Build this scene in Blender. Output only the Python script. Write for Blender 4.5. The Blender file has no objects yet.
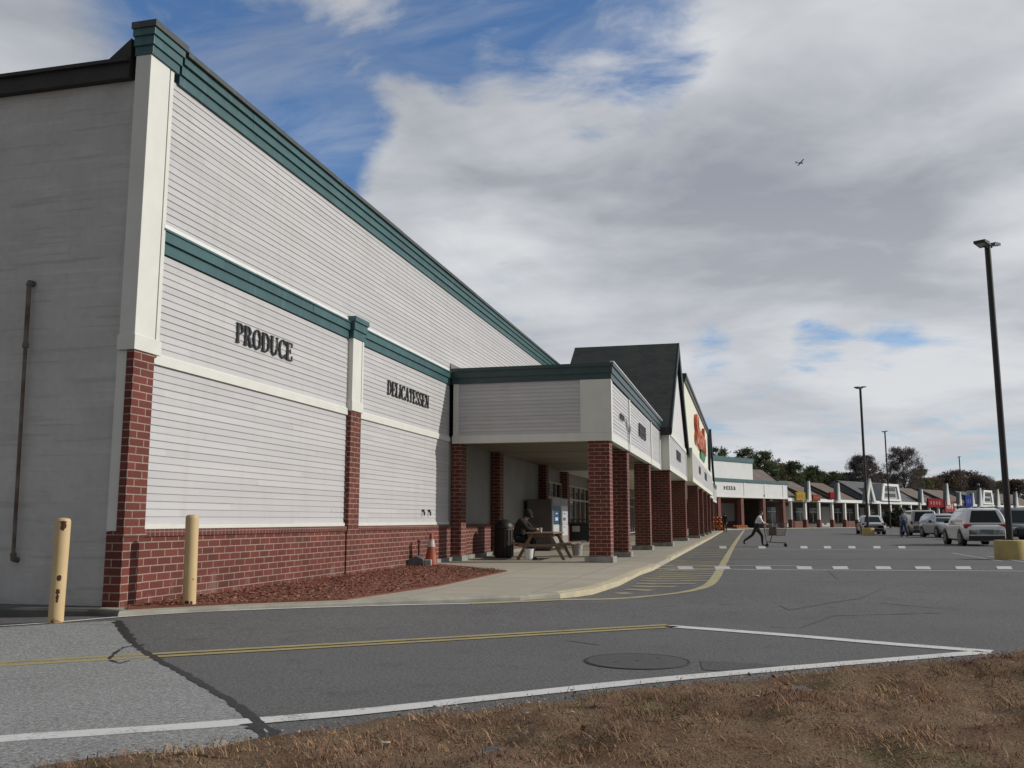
import bpy, bmesh, math, random
import numpy as np
from mathutils import Vector, Matrix
random.seed(11)
rng = np.random.default_rng(11)
S = bpy.context.scene
COL = S.collection
PI = math.pi
R = math.radians

# ------------------------------------------------------------------ camera
FPX, CAMH = 929.0, 1.2
PIT = math.atan(136 / 929.0)
YAW = math.atan(233 / math.hypot(929, 136))
cd = bpy.data.cameras.new('camera')
cam = bpy.data.objects.new('camera', cd)
COL.objects.link(cam)
cam.location = (0, 0, CAMH)
cam.rotation_euler = (PI / 2 + PIT, 0, YAW)
cd.sensor_width = 36
cd.lens = 36 * FPX / 1024
cd.clip_start = 0.05
cd.clip_end = 6000
S.camera = cam
_fw = Vector((-math.sin(YAW) * math.cos(PIT), math.cos(YAW) * math.cos(PIT), math.sin(PIT)))
_rt = Vector((math.cos(YAW), math.sin(YAW), 0))
_up = _rt.cross(_fw)


def ray(x, y):
    return _rt * ((x - 512) / FPX) + _up * ((384 - y) / FPX) + _fw


def sstep(a, b, x):
    t = min(1, max(0, (x - a) / (b - a)))
    return t * t * (3 - 2 * t)


def gh(x, y):
    """height of the pavement: the lot lies a few centimetres above the side road"""
    s = (x + .88) * -.634 + (y - 11.03) * .773
    return .07 * sstep(.3, 3.4, s)


def at(x, y, z=None):
    """measured point of the photo -> its place on the ground (or on height z)"""
    d = ray(x, y)
    h = 0.0 if z is None else z
    for _ in range(8):
        t = (h - CAMH) / d.z
        p = Vector((0, 0, CAMH)) + d * t
        if z is not None:
            break
        h = gh(p.x, p.y)
    return (p.x, p.y)


# ------------------------------------------------------------------ object helpers
def tag(o, label=None, cat=None, group=None, kind=None):
    if label: o['label'] = label
    if cat: o['category'] = cat
    if group: o['group'] = group
    if kind: o['kind'] = kind
    return o


def thing(name, label, cat, loc=(0, 0, 0), rz=0, group=None):
    o = bpy.data.objects.new(name, None)
    COL.objects.link(o)
    o.empty_display_size = .2
    o.location = loc
    o.rotation_euler = (0, 0, rz)
    return tag(o, label, cat, group)


def kids(o):
    return [c for c in bpy.data.objects if c.parent == o]


def copy_tree(o, parent=None, table=None):
    if table is None:
        table = {}
        for c in bpy.data.objects:
            table.setdefault(c.parent, []).append(c)
    c = o.copy()
    COL.objects.link(c)
    c.parent = parent
    for ch in table.get(o, []):
        copy_tree(ch, c, table)
    return c


def dup(o, loc, rz=0, label=None, scale=None):
    c = copy_tree(o)
    c.location = loc
    c.rotation_euler = (0, 0, rz)
    if label: c['label'] = label
    if scale: c.scale = (scale,) * 3 if not isinstance(scale, tuple) else scale
    return c


class MB:
    def __init__(s):
        s.v, s.f, s.m = [], [], []

    def add(s, vs, fs, m=0):
        b = len(s.v)
        s.v += [tuple(v) for v in vs]
        s.f += [tuple(i + b for i in f) for f in fs]
        s.m += [m] * len(fs)
        return s

    def box(s, x0, x1, y0, y1, z0, z1, m=0):
        vs = [(x, y, z) for z in (z0, z1) for y in (y0, y1) for x in (x0, x1)]
        return s.add(vs, [(0, 2, 3, 1), (4, 5, 7, 6), (0, 1, 5, 4), (2, 6, 7, 3), (0, 4, 6, 2), (1, 3, 7, 5)], m)

    def obox(s, c, ax, half, m=0):
        """oriented box: centre, three axes, half sizes"""
        c = Vector(c)
        a = [Vector(q).normalized() * h for q, h in zip(ax, half)]
        vs = [c + a[0] * i + a[1] * j + a[2] * k for k in (-1, 1) for j in (-1, 1) for i in (-1, 1)]
        return s.add(vs, [(0, 2, 3, 1), (4, 5, 7, 6), (0, 1, 5, 4), (2, 6, 7, 3), (0, 4, 6, 2), (1, 3, 7, 5)], m)

    def poly(s, pts, m=0):
        return s.add(pts, [tuple(range(len(pts)))], m)

    def prism(s, pts, vec, m=0):
        n = len(pts)
        vec = Vector(vec)
        vs = [Vector(p) for p in pts] + [Vector(p) + vec for p in pts]
        fs = [tuple(range(n - 1, -1, -1)), tuple(range(n, 2 * n))]
        fs += [(i, (i + 1) % n, n + (i + 1) % n, n + i) for i in range(n)]
        return s.add(vs, fs, m)

    def tube(s, pts, r, n=8, m=0, cap=True):
        pts = [Vector(p) for p in pts]
        rs = r if isinstance(r, (list, tuple)) else [r] * len(pts)
        vs, fs = [], []
        for i, p in enumerate(pts):
            d = (pts[min(i + 1, len(pts) - 1)] - pts[max(i - 1, 0)]).normalized()
            a = d.cross(Vector((0, 0, 1)))
            if a.length < .05: a = d.cross(Vector((0, 1, 0)))
            a.normalize()
            b = d.cross(a).normalized()
            for k in range(n):
                t = 2 * PI * k / n
                vs.append(p + a * math.cos(t) * rs[i] + b * math.sin(t) * rs[i])
        for i in range(len(pts) - 1):
            for k in range(n):
                fs.append((i * n + k, i * n + (k + 1) % n, (i + 1) * n + (k + 1) % n, (i + 1) * n + k))
        if cap:
            fs.append(tuple(range(n - 1, -1, -1)))
            fs.append(tuple((len(pts) - 1) * n + k for k in range(n)))
        return s.add(vs, fs, m)

    def lathe(s, prof, c=(0, 0, 0), n=20, m=0, sx=1, sy=1):
        vs, fs = [], []
        for r, z in prof:
            for k in range(n):
                t = 2 * PI * k / n
                vs.append((c[0] + r * sx * math.cos(t), c[1] + r * sy * math.sin(t), c[2] + z))
        for i in range(len(prof) - 1):
            for k in range(n):
                fs.append((i * n + k, i * n + (k + 1) % n, (i + 1) * n + (k + 1) % n, (i + 1) * n + k))
        fs.append(tuple(range(n - 1, -1, -1)))
        fs.append(tuple((len(prof) - 1) * n + k for k in range(n)))
        return s.add(vs, fs, m)

    def build(s, name, mats, parent=None, world=False, smooth=False, bevel=0, seg=2):
        me = bpy.data.meshes.new(name)
        v = s.v
        if parent is not None and world:
            r = parent
            while r.parent: r = r.parent
            l = r.location
            v = [(p[0] - l.x, p[1] - l.y, p[2] - l.z) for p in v]
        me.from_pydata(v, [], s.f)
        if not isinstance(mats, (list, tuple)): mats = [mats]
        for q in mats: me.materials.append(q)
        me.polygons.foreach_set('material_index', s.m)
        if smooth:
            me.polygons.foreach_set('use_smooth', [True] * len(s.f))
        me.update()
        o = bpy.data.objects.new(name, me)
        COL.objects.link(o)
        if parent is not None: o.parent = parent
        if bevel:
            b = o.modifiers.new('edge', 'BEVEL')
            b.width = bevel
            b.segments = seg
            b.limit_method = 'ANGLE'
            b.angle_limit = R(35)
        if smooth:
            e = o.modifiers.new('split', 'EDGE_SPLIT')
            e.split_angle = R(40)
        return o


# ------------------------------------------------------------------ materials
class N:
    """tiny node-graph writer"""
    def __init__(s, name):
        s.mat = bpy.data.materials.new(name)
        s.mat.use_nodes = True
        s.t = s.mat.node_tree
        s.t.nodes.clear()
        s.out = s.n('ShaderNodeOutputMaterial')
        s.bsdf = s.n('ShaderNodeBsdfPrincipled')
        s.l(s.bsdf.outputs[0], s.out.inputs[0])

    def n(s, typ, **kw):
        q = s.t.nodes.new(typ)
        for k, v in kw.items():
            if hasattr(q, k): setattr(q, k, v)
            else: q.inputs[k].default_value = v
        return q

    def l(s, a, b): s.t.links.new(a, b)

    def pos(s):
        return s.n('ShaderNodeNewGeometry').outputs['Position']

    def obj(s):
        return s.n('ShaderNodeTexCoord').outputs['Object']

    def noise(s, vec, scale, detail=4, rough=.55, dist=0):
        q = s.n('ShaderNodeTexNoise')
        q.inputs['Scale'].default_value = scale
        q.inputs['Detail'].default_value = detail
        q.inputs['Roughness'].default_value = rough
        q.inputs['Distortion'].default_value = dist
        s.l(vec, q.inputs['Vector'])
        return q.outputs['Fac']

    def ramp(s, fac, stops):
        q = s.n('ShaderNodeValToRGB')
        e = q.color_ramp.elements
        while len(e) < len(stops): e.new(.5)
        for el, (p, c) in zip(e, stops):
            el.position = p
            el.color = (*c, 1) if len(c) == 3 else c
        s.l(fac, q.inputs[0])
        return q.outputs[0]

    def rng(s, fac, a, b, c=0, d=1):
        q = s.n('ShaderNodeMapRange')
        for i, v in zip((1, 2, 3, 4), (a, b, c, d)): q.inputs[i].default_value = v
        s.l(fac, q.inputs[0])
        return q.outputs[0]

    def mix(s, fac, a, b, mode='MIX'):
        q = s.n('ShaderNodeMix', data_type='RGBA', blend_type=mode)
        for k, v in ((0, fac), (6, a), (7, b)):
            if isinstance(v, (int, float)): q.inputs[k].default_value = v
            elif isinstance(v, tuple): q.inputs[k].default_value = (*v, 1) if len(v) == 3 else v
            else: s.l(v, q.inputs[k])
        return q.outputs[2]

    def math(s, op, a, b=None):
        q = s.n('ShaderNodeMath', operation=op)
        for k, v in ((0, a), (1, b)):
            if v is None: continue
            if isinstance(v, (int, float)): q.inputs[k].default_value = v
            else: s.l(v, q.inputs[k])
        return q.outputs[0]

    def bump(s, h, strength=.3, dist=.01):
        q = s.n('ShaderNodeBump')
        q.inputs['Strength'].default_value = strength
        q.inputs['Distance'].default_value = dist
        s.l(h, q.inputs['Height'])
        s.l(q.outputs[0], s.bsdf.inputs['Normal'])

    def col(s, c):
        if isinstance(c, tuple): s.bsdf.inputs['Base Color'].default_value = (*c, 1)
        else: s.l(c, s.bsdf.inputs['Base Color'])

    def rough(s, r):
        if isinstance(r, (int, float)): s.bsdf.inputs['Roughness'].default_value = r
        else: s.l(r, s.bsdf.inputs['Roughness'])


def mat(name, c, c2=None, scale=6, rough=.7, metal=0, bump=0, bscale=60, coords='obj', spec=None, lo=.35, hi=.65):
    n = N(name)
    v = n.obj() if coords == 'obj' else n.pos()
    c2 = c2 or tuple(x * .8 for x in c)
    n.col(n.mix(n.rng(n.noise(v, scale, 6), lo, hi), c, c2))
    n.rough(rough)
    n.bsdf.inputs['Metallic'].default_value = metal
    if spec is not None: n.bsdf.inputs['Specular IOR Level'].default_value = spec
    if bump: n.bump(n.noise(v, bscale, 3), bump, .01)
    return n.mat


def brick_uv(n, swap=False):
    g = n.pos()
    sp = n.n('ShaderNodeSeparateXYZ')
    n.l(g, sp.inputs[0])
    u = n.math('ADD', sp.outputs[0], sp.outputs[1])
    cb = n.n('ShaderNodeCombineXYZ')
    a, b = (sp.outputs[2], u) if swap else (u, sp.outputs[2])
    n.l(a, cb.inputs[0]); n.l(b, cb.inputs[1])
    return cb.outputs[0]


def brick_mat(name, c1, c2, mortar, bw=.30, bh=.1016, ms=.009, swap=False, bumps=.5, off=.5, stain=.25, fa=.25, fs=45):
    n = N(name)
    uv = brick_uv(n, swap)
    b = n.n('ShaderNodeTexBrick')
    b.offset = off
    n.l(uv, b.inputs['Vector'])
    b.inputs['Scale'].default_value = 1
    b.inputs['Brick Width'].default_value = bw
    b.inputs['Row Height'].default_value = bh
    b.inputs['Mortar Size'].default_value = ms
    b.inputs['Mortar Smooth'].default_value = .15
    b.inputs['Bias'].default_value = 0
    b.inputs['Color1'].default_value = (*c1, 1)
    b.inputs['Color2'].default_value = (*c2, 1)
    b.inputs['Mortar'].default_value = (*mortar, 1)
    p = n.pos()
    fine = n.rng(n.noise(p, fs, 5), .3, .7, 1 - fa, 1 + fa * .8)
    big = n.rng(n.noise(p, 1.3, 5), .3, .7, 1 - stain, 1 + stain * .4)
    c = n.mix(1, b.outputs['Color'], n.math('MULTIPLY', fine, big), 'MULTIPLY')
    if fa < .1:
        # faint ragged course lines and lap marks under the paint
        ml = n.n('ShaderNodeMapping'); n.l(p, ml.inputs[0]); ml.inputs['Scale'].default_value = (.7, .7, 13)
        ln = n.noise(ml.outputs[0], 1.0, 5, .55)
        c = n.mix(n.rng(ln, .58, .64, 0, .42), c, tuple(x * .62 for x in c1))
        c = n.mix(n.rng(ln, .40, .35, 0, .22), c, tuple(min(.8, x * 1.25) for x in c1))
    if fa > .1:
        # lime bloom and splash dirt in ragged patches near the ground
        sz = n.n('ShaderNodeSeparateXYZ'); n.l(p, sz.inputs[0])
        ragged = n.rng(n.math('ADD', n.noise(p, 2.6, 6, .65), n.rng(sz.outputs[2], .1, .75, .10, -.16)), .58, .74, 0, .5)
        c = n.mix(ragged, c, (.26, .20, .175))
        c = n.mix(n.rng(n.noise(p, 4.5, 6, .7), .62, .74, 0, .55), c, (.05, .022, .018))
    n.col(c)
    n.rough(.88)
    h = n.math('ADD', n.math('MULTIPLY', n.math('SUBTRACT', 1.0, b.outputs['Fac']), 1.0), n.math('MULTIPLY', n.noise(p, 120, 3), .25))
    n.bump(h, bumps, .008)
    return n.mat


M = {}
M['brick'] = brick_mat('red_brick', (.172, .042, .028), (.115, .028, .020), (.34, .255, .21), ms=.008)
M['soldier'] = brick_mat('soldier_brick', (.155, .039, .028), (.11, .028, .021), (.24, .165, .14), bw=.21, bh=.1016, swap=True, off=0)
M['soldier'].name = 'soldier_course_brick'
M['block'] = brick_mat('painted_block', (.55, .532, .505), (.525, .508, .485), (.48, .465, .445), bw=.81, bh=.203, ms=.003, bumps=.25, stain=.12, fa=.06, fs=9)
M['concrete'] = mat('concrete_walk', (.40, .37, .30), (.30, .275, .225), 2.2, .9, bump=.25, bscale=90, coords='pos')
M['kerb'] = mat('kerb_concrete', (.38, .36, .30), (.27, .255, .21), 3, .9, bump=.3, bscale=70, coords='pos')
M['plinth'] = mat('plinth_concrete', (.30, .31, .28), (.2, .2, .18), 5, .9, bump=.2, coords='pos')
M['trim'] = mat('cream_trim', (.68, .68, .625), (.63, .63, .575), 2.5, .55, coords='pos')
M['siding'] = None
M['tower'] = mat('cream_render', (.70, .69, .58), (.66, .65, .54), 1.5, .7, coords='pos')
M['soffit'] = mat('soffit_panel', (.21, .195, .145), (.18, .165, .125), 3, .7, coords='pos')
M['teal'] = mat('teal_metal_trim', (.046, .112, .112), (.036, .092, .094), 3, .45, coords='pos')
M['dark_teal'] = mat('dark_flashing', (.055, .066, .06), (.04, .05, .047), 3, .5, coords='pos')
M['dark_fascia'] = mat('dark_fascia', (.035, .033, .03), (.025, .024, .022), 3, .7, coords='pos')
M['flash'] = mat('white_flashing', (.8, .8, .78), (.72, .72, .7), 4, .4, coords='pos')
M['black'] = mat('black_letter', (.012, .012, .012), (.02, .02, .02), 10, .5)
M['rust'] = mat('rusty_pipe', (.10, .06, .04), (.17, .15, .13), 4, .8, coords='pos', bump=.4)
M['glass'] = mat('dark_glass', (.012, .015, .016), (.02, .022, .022), 1, .06, spec=.6)
M['frame'] = mat('window_frame', (.42, .41, .37), (.36, .35, .32), 5, .5)
M['roofing'] = mat('flat_roof', (.05, .05, .05), (.07, .07, .068), 2, .9, coords='pos')


def siding_mat():
    n = N('vinyl_siding')
    p = n.pos()
    mp = n.n('ShaderNodeMapping')
    n.l(p, mp.inputs[0])
    mp.inputs['Scale'].default_value = (1, .35, 2.2)
    a = n.noise(mp.outputs[0], 1.4, 6)
    mp2 = n.n('ShaderNodeMapping')
    n.l(p, mp2.inputs[0])
    mp2.inputs['Scale'].default_value = (1, 2.2, .16)
    streak = n.rng(n.noise(mp2.outputs[0], 2.2, 5), .52, .78)
    c = n.mix(n.rng(a, .3, .7), (.52, .51, .512), (.485, .475, .478))
    c = n.mix(n.math('MULTIPLY', streak, .35), c, (.40, .375, .345))
    isl = n.n('ShaderNodeNewGeometry').outputs['Random Per Island']
    n.col(n.mix(1.0, c, n.rng(isl, 0, 1, .93, 1.03), 'MULTIPLY'))
    n.rough(.5)
    n.bump(n.math('ADD', n.noise(p, 160, 2), n.math('MULTIPLY', n.noise(mp.outputs[0], 3.5, 2), 5.0)), .08, .004)
    return n.mat


M['siding'] = siding_mat()


def metal_trim(name, c, c2, rough):
    n = N(name)
    p = n.pos()
    mp2 = n.n('ShaderNodeMapping')
    n.l(p, mp2.inputs[0]); mp2.inputs['Scale'].default_value = (1, 3, .35)
    k = n.mix(n.rng(n.noise(p, 2.0, 6), .32, .68), c, c2)
    k = n.mix(n.rng(n.noise(mp2.outputs[0], 2.6, 6, .65), .55, .74, 0, .45), k, tuple(x * 1.7 + .03 for x in c))
    isl = n.n('ShaderNodeNewGeometry').outputs['Random Per Island']
    n.col(n.mix(1.0, k, n.rng(isl, 0, 1, .84, 1.1), 'MULTIPLY'))
    n.rough(n.rng(n.noise(p, 5, 4), .3, .7, rough - .08, rough + .12))
    n.bump(n.noise(p, 1.6, 2), .25, .02)
    return n.mat


M['teal'] = metal_trim('teal_metal_trim', (.046, .114, .118), (.036, .092, .096), .45)
M['dark_teal'] = metal_trim('dark_flashing', (.055, .066, .06), (.04, .05, .047), .5)


def asphalt(name, dark, light, crack=True, fleck=.8):
    n = N(name)
    p = n.pos()
    grain = n.noise(p, 210, 2, .7)
    mid = n.noise(p, 62, 3, .65)
    big = n.noise(p, .35, 5, .6)
    wear = n.noise(p, 2.3, 5, .6)
    c = n.mix(n.rng(grain, .30, .70), tuple(x * .55 for x in dark), tuple(x * 1.3 for x in light))
    c = n.mix(n.rng(mid, .40, .60, 0, .72), c, tuple(x * .58 for x in dark))
    c = n.mix(n.rng(n.noise(p, 41, 3, .6), .52, .66, 0, .5), c, tuple(min(.5, x * 1.35) for x in light))
    c = n.mix(n.rng(big, .34, .68, 0, .6), c, light)
    spots = n.n('ShaderNodeTexVoronoi')
    n.l(p, spots.inputs['Vector']); spots.inputs['Scale'].default_value = 55
    c = n.mix(n.rng(spots.outputs['Distance'], .22, .1, 0, fleck), c, tuple(min(.45, x * 2.3) for x in light))
    sp2 = n.n('ShaderNodeTexVoronoi')
    n.l(p, sp2.inputs['Vector']); sp2.inputs['Scale'].default_value = 31
    c = n.mix(n.rng(sp2.outputs['Distance'], .2, .09, 0, .75), c, tuple(x * .45 for x in dark))
    c = n.mix(n.rng(n.noise(p, 17, 3, .6), .5, .68, 0, .3), c, tuple(x * .7 for x in dark))
    c = n.mix(n.rng(wear, .58, .72, 0, .4), c, tuple(x * .6 for x in dark))
    c = n.mix(n.rng(n.noise(p, .9, 6, .7, 1.5), .60, .70, 0, .35), c, tuple(x * .5 for x in dark))
    if crack:
        v = n.n('ShaderNodeTexVoronoi', feature='DISTANCE_TO_EDGE')
        wob = n.n('ShaderNodeMixRGB'); wob.inputs[0].default_value = .12
        nz = n.n('ShaderNodeTexNoise'); nz.inputs['Scale'].default_value = 1.6; nz.inputs['Detail'].default_value = 5
        n.l(p, nz.inputs['Vector'])
        n.l(p, wob.inputs[1]); n.l(nz.outputs['Color'], wob.inputs[2])
        n.l(wob.outputs[0], v.inputs['Vector']); v.inputs['Scale'].default_value = .32
        line = n.rng(v.outputs['Distance'], .006, .0015)
        gate = n.rng(n.noise(p, .22, 3), .47, .56)
        c = n.mix(n.math('MULTIPLY', n.math('MULTIPLY', line, gate), .8), c, (.02, .02, .02))
    speck = n.math('MULTIPLY', n.rng(n.noise(p, 36, 2, .5), .34, .66, .80, 1.20), n.rng(n.noise(p, 88, 2, .5), .34, .66, .72, 1.28))
    c = n.mix(1.0, c, speck, 'MULTIPLY')
    n.col(c)
    n.rough(.92)
    n.bsdf.inputs['Specular IOR Level'].default_value = .25
    n.bump(n.math('ADD', grain, n.math('MULTIPLY', mid, .6)), .55, .006)
    return n.mat


M['asphalt'] = asphalt('asphalt', (.112, .109, .107), (.160, .156, .153), False)
M['old_asphalt'] = asphalt('old_asphalt', (.235, .238, .230), (.335, .338, .328))
M['tar'] = mat('tar_seal', (.010, .010, .010), (.02, .02, .02), 9, .6, bump=.3)


def paint(name, c, wornc, lo=.52, hi=.66):
    n = N(name)
    p = n.pos()
    w = n.math('ADD', n.math('MULTIPLY', n.noise(p, 38, 5, .7), .6), n.math('MULTIPLY', n.noise(p, 3.2, 4), .4))
    n.col(n.mix(n.rng(w, lo, hi), c, wornc))
    n.rough(.8)
    n.bump(n.noise(p, 210, 2), .4, .005)
    return n.mat


M['white_paint'] = paint('white_road_paint', (.62, .61, .59), (.2, .2, .195))
M['faded_white'] = paint('faded_white_paint', (.46, .45, .43), (.13, .13, .13), .46, .62)
M['yellow_paint'] = paint('yellow_road_paint', (.38, .31, .125), (.21, .18, .11), .46, .68)
M['pale_yellow'] = paint('pale_yellow_paint', (.42, .37, .20), (.2, .18, .13), .46, .68)
M['kerb_yellow'] = paint('yellow_kerb_paint', (.50, .43, .26), (.36, .33, .27), .46, .6)


def shingle(name, c, c2):
    n = N(name)
    p = n.pos()
    b = n.n('ShaderNodeTexBrick')
    sp = n.n('ShaderNodeSeparateXYZ'); n.l(p, sp.inputs[0])
    cb = n.n('ShaderNodeCombineXYZ')
    n.l(n.math('ADD', sp.outputs[0], n.math('MULTIPLY', sp.outputs[1], .35)), cb.inputs[0]); n.l(sp.outputs[2], cb.inputs[1])
    n.l(cb.outputs[0], b.inputs['Vector'])
    b.inputs['Scale'].default_value = 1
    b.inputs['Brick Width'].default_value = .3
    b.inputs['Row Height'].default_value = .12
    b.inputs['Mortar Size'].default_value = .008
    b.inputs['Color1'].default_value = (*c, 1)
    b.inputs['Color2'].default_value = (*c2, 1)
    b.inputs['Mortar'].default_value = (*[x * .5 for x in c2], 1)
    c3 = n.mix(n.rng(n.noise(p, .9, 5), .35, .65, 0, .5), b.outputs['Color'], tuple(x * 1.3 for x in c))
    n.col(n.mix(n.rng(n.noise(p, 60, 3), .3, .7, 0, .5), c3, c2))
    n.rough(.95)
    n.bsdf.inputs['Specular IOR Level'].default_value = .15
    n.bump(b.outputs['Fac'], -.4, .01)
    return n.mat


M['shingle'] = shingle('charcoal_shingle', (.055, .058, .056), (.036, .038, .038))
M['brown_shingle'] = shingle('brown_shingle', (.20, .165, .14), (.14, .115, .1))
M['grey_shingle'] = shingle('grey_shingle', (.15, .155, .165), (.11, .115, .12))
# ------------------------------------------------------------------ ground, road, markings
_gh0 = gh


def gh(x, y):
    # the gutter dips along the yellow kerb
    dip = .06 * math.exp(-((x + 1.9) / 1.1) ** 2) * sstep(12.8, 14.6, y) * (1 - sstep(60, 90, y)) if -6 < x < 2 else 0
    return _gh0(x, y) * sstep(-9.4, -7.0, x) - dip


def ground():
    xs = [-3500, -900, -300, -90, -45] + [-25 + .5 * i for i in range(101)] + [45, 90, 300, 900, 3500]
    ys = [-3500, -900, -300, -60, -25] + [-10 + .5 * i for i in range(141)] + [75, 100, 140, 300, 900, 3500]
    vs = [(x, y, gh(x, y)) for y in ys for x in xs]
    w = len(xs)
    fs = [(j * w + i, j * w + i + 1, (j + 1) * w + i + 1, (j + 1) * w + i) for j in range(len(ys) - 1) for i in range(w - 1)]
    b = MB(); b.add(vs, fs)
    o = b.build('parking_lot', M['asphalt'], smooth=False)
    for p in o.data.polygons: p.use_smooth = True
    tag(o, 'grey asphalt of the side road and the parking lot', 'asphalt', kind='structure')


ground()


def resample(pts, step):
    out = [Vector((*pts[0][:2], 0))]
    for a, b in zip(pts[:-1], pts[1:]):
        a, b = Vector((*a[:2], 0)), Vector((*b[:2], 0))
        n = max(1, int((b - a).length / step))
        out += [a.lerp(b, (i + 1) / n) for i in range(n)]
    return out


def smooth_line(pts, it=2):
    for _ in range(it):
        q = [pts[0]]
        for a, b in zip(pts[:-1], pts[1:]):
            q += [tuple(a[k] * .75 + b[k] * .25 for k in (0, 1)), tuple(a[k] * .25 + b[k] * .75 for k in (0, 1))]
        pts = q + [pts[-1]]
    return pts


def ribbon(b, pts, w, dz, step=.4, jit=0, m=0):
    p = resample(pts, step)
    vs = []
    for i, c in enumerate(p):
        d = (p[min(i + 1, len(p) - 1)] - p[max(i - 1, 0)]).normalized()
        nrm = Vector((-d.y, d.x, 0))
        ww = w[0] + (w[1] - w[0]) * i / max(1, len(p) - 1) if isinstance(w, tuple) else w
        for s in (-.5, .5):
            q = c + nrm * (ww * s + (random.uniform(-jit, jit) if jit else 0))
            vs.append((q.x, q.y, gh(q.x, q.y) + dz))
    b.add(vs, [(2 * i, 2 * i + 2, 2 * i + 3, 2 * i + 1) for i in range(len(p) - 1)], m)


def A(*pts): return [at(*p) for p in pts]


# older, paler asphalt left of the tar seam, with its worn shoulder
seam = A((118, 621), (121, 629), (131, 642), (152, 657), (178, 671), (208, 688), (236, 705), (256, 722), (270, 738), (276, 748))
old = [(-60, 9.75), (-9.5, 9.75)] + seam[:]
b = MB()
left = [(-40., 9.6), (-8.4, 9.6)]
# strip mesh between the seam and the far left, in rows along the seam
rows = resample(seam, .25)
vs, fs = [], []
cols = [0, .3, .6, 1, 1.6, 2.4, 4, 8, 20, 60]
for r in rows:
    for c in cols:
        q = (r.x - c * .773, r.y - c * .634)
        vs.append((*q, gh(*q) + .004))
for i in range(len(rows) - 1):
    for j in range(len(cols) - 1):
        k = i * len(cols) + j
        fs.append((k, k + 1, k + len(cols) + 1, k + len(cols)))
b.add(vs, fs)
tag(b.build('old_road', M['old_asphalt']), 'older pale asphalt left of the black tar seam', 'asphalt', kind='structure')

b = MB()
ribbon(b, smooth_line(seam), .062, .007, .06, .014)
ribbon(b, smooth_line(A((118, 622), (121, 627), (126, 634), (134, 643))), .085, .0073, .05, .03)
ribbon(b, smooth_line(A((254, 724), (262, 730), (272, 741))), .12, .0073, .04, .035)
ribbon(b, A((109, 660), (116, 653), (124, 648), (146, 645)), .03, .0076, .06, .012)
ribbon(b, A((110, 661), (120, 664), (130, 661)), .022, .0076, .06, .01)
tag(b.build('tar_seam', M['tar']), 'black tar seal along the joint of two asphalts', 'tar', kind='structure')
b = MB()
for pts, w in (([(780, 606), (790, 610), (830, 603), (860, 598.5), (882, 589)], .035), ([(770, 627), (800, 628), (832, 616), (942, 613)], .03),
               ([(829, 571), (838, 579)], .05), ([(745, 583), (884, 581.5)], .03), ([(880, 603), (960, 610)], .03), ([(560, 640), (600, 645)], .02)):
    ribbon(b, A(*pts), w, .005, .15, .012)
tag(b.build('patched_cracks', mat('crack_sealer', (.075, .074, .073), (.10, .098, .097), 6, .8)), 'thin dark sealed cracks in the lot', 'tar', kind='structure')

# road edge lines
b = MB()
edge = A((-90, 747), (0, 739.5), (125, 731.5), (250, 722.5), (375, 711), (500, 697), (640, 682), (760, 671), (880, 661), (985, 652.5))
ribbon(b, smooth_line([(-14, -3.2), (-8, 1.4)] + edge, 1), .18, .006, .3, .006)
stop = A((668, 626.5), (720, 630.2), (800, 636.5), (900, 645), (992, 652))
ribbon(b, stop, .21, .006, .3, .004)
tag(b.build('white_road_line', M['white_paint']), 'white edge line and stop line of the road', 'road marking', kind='structure')
b = MB()
ribbon(b, smooth_line([(-14, 8.3)] + A((-60, 629), (0, 626.5), (60, 622.5), (115, 617.5), (180, 613), (260, 609.5), (360, 606.3), (470, 603.6))), .09, .006, .3, .006)
tag(b.build('kerb_side_line', M['white_paint']), 'thin worn white line along the kerb', 'road marking', kind='structure')
b = MB()
mid = A((-120, 671), (0, 664.5), (150, 656), (300, 647.5), (450, 639), (560, 632.5), (672, 626))
d = Vector((.773, .634))
nn = Vector((-d.y, d.x))
mid = [(-22, -6.3), (-12, 1.9)] + mid
for s in (-.095, .095):
    ribbon(b, [(p[0] + nn.x * s, p[1] + nn.y * s) for p in mid], .115, .006, .3, .004)
tag(b.build('yellow_centre_line', M['yellow_paint']), 'double yellow centre line of the side road', 'road marking', kind='structure')
b = MB()
yl = A((470, 603.6), (530, 601.5), (590, 599.6), (640, 597.2), (680, 593.2), (703, 588.5), (714, 581.5), (722, 566), (732, 548), (737, 540), (744, 530.5))
yl = smooth_line(yl)
ribbon(b, yl, .19, .006, .3, .006)
for k in range(17):
    y = 15.6 + k * .78
    x1 = -.62 if y > 18.5 else -.62 - (18.5 - y) * .42
    ribbon(b, [(-2.05, y + .05), (x1 - .05, y - .2)], .26, .0055, .3, .02, 1)
for k in range(26):
    y = 31 + k * 2.2
    ribbon(b, [(-2.0, y), (-.6, y - .5)], .3, .0055, .3, .015, 1)
tag(b.build('fire_lane_marking', [M['pale_yellow'], paint('worn_hatch_paint', (.34, .29, .17), (.2, .185, .14), .44, .62)]), 'faded yellow fire lane line and hatching at the kerb', 'road marking', kind='structure')
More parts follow.
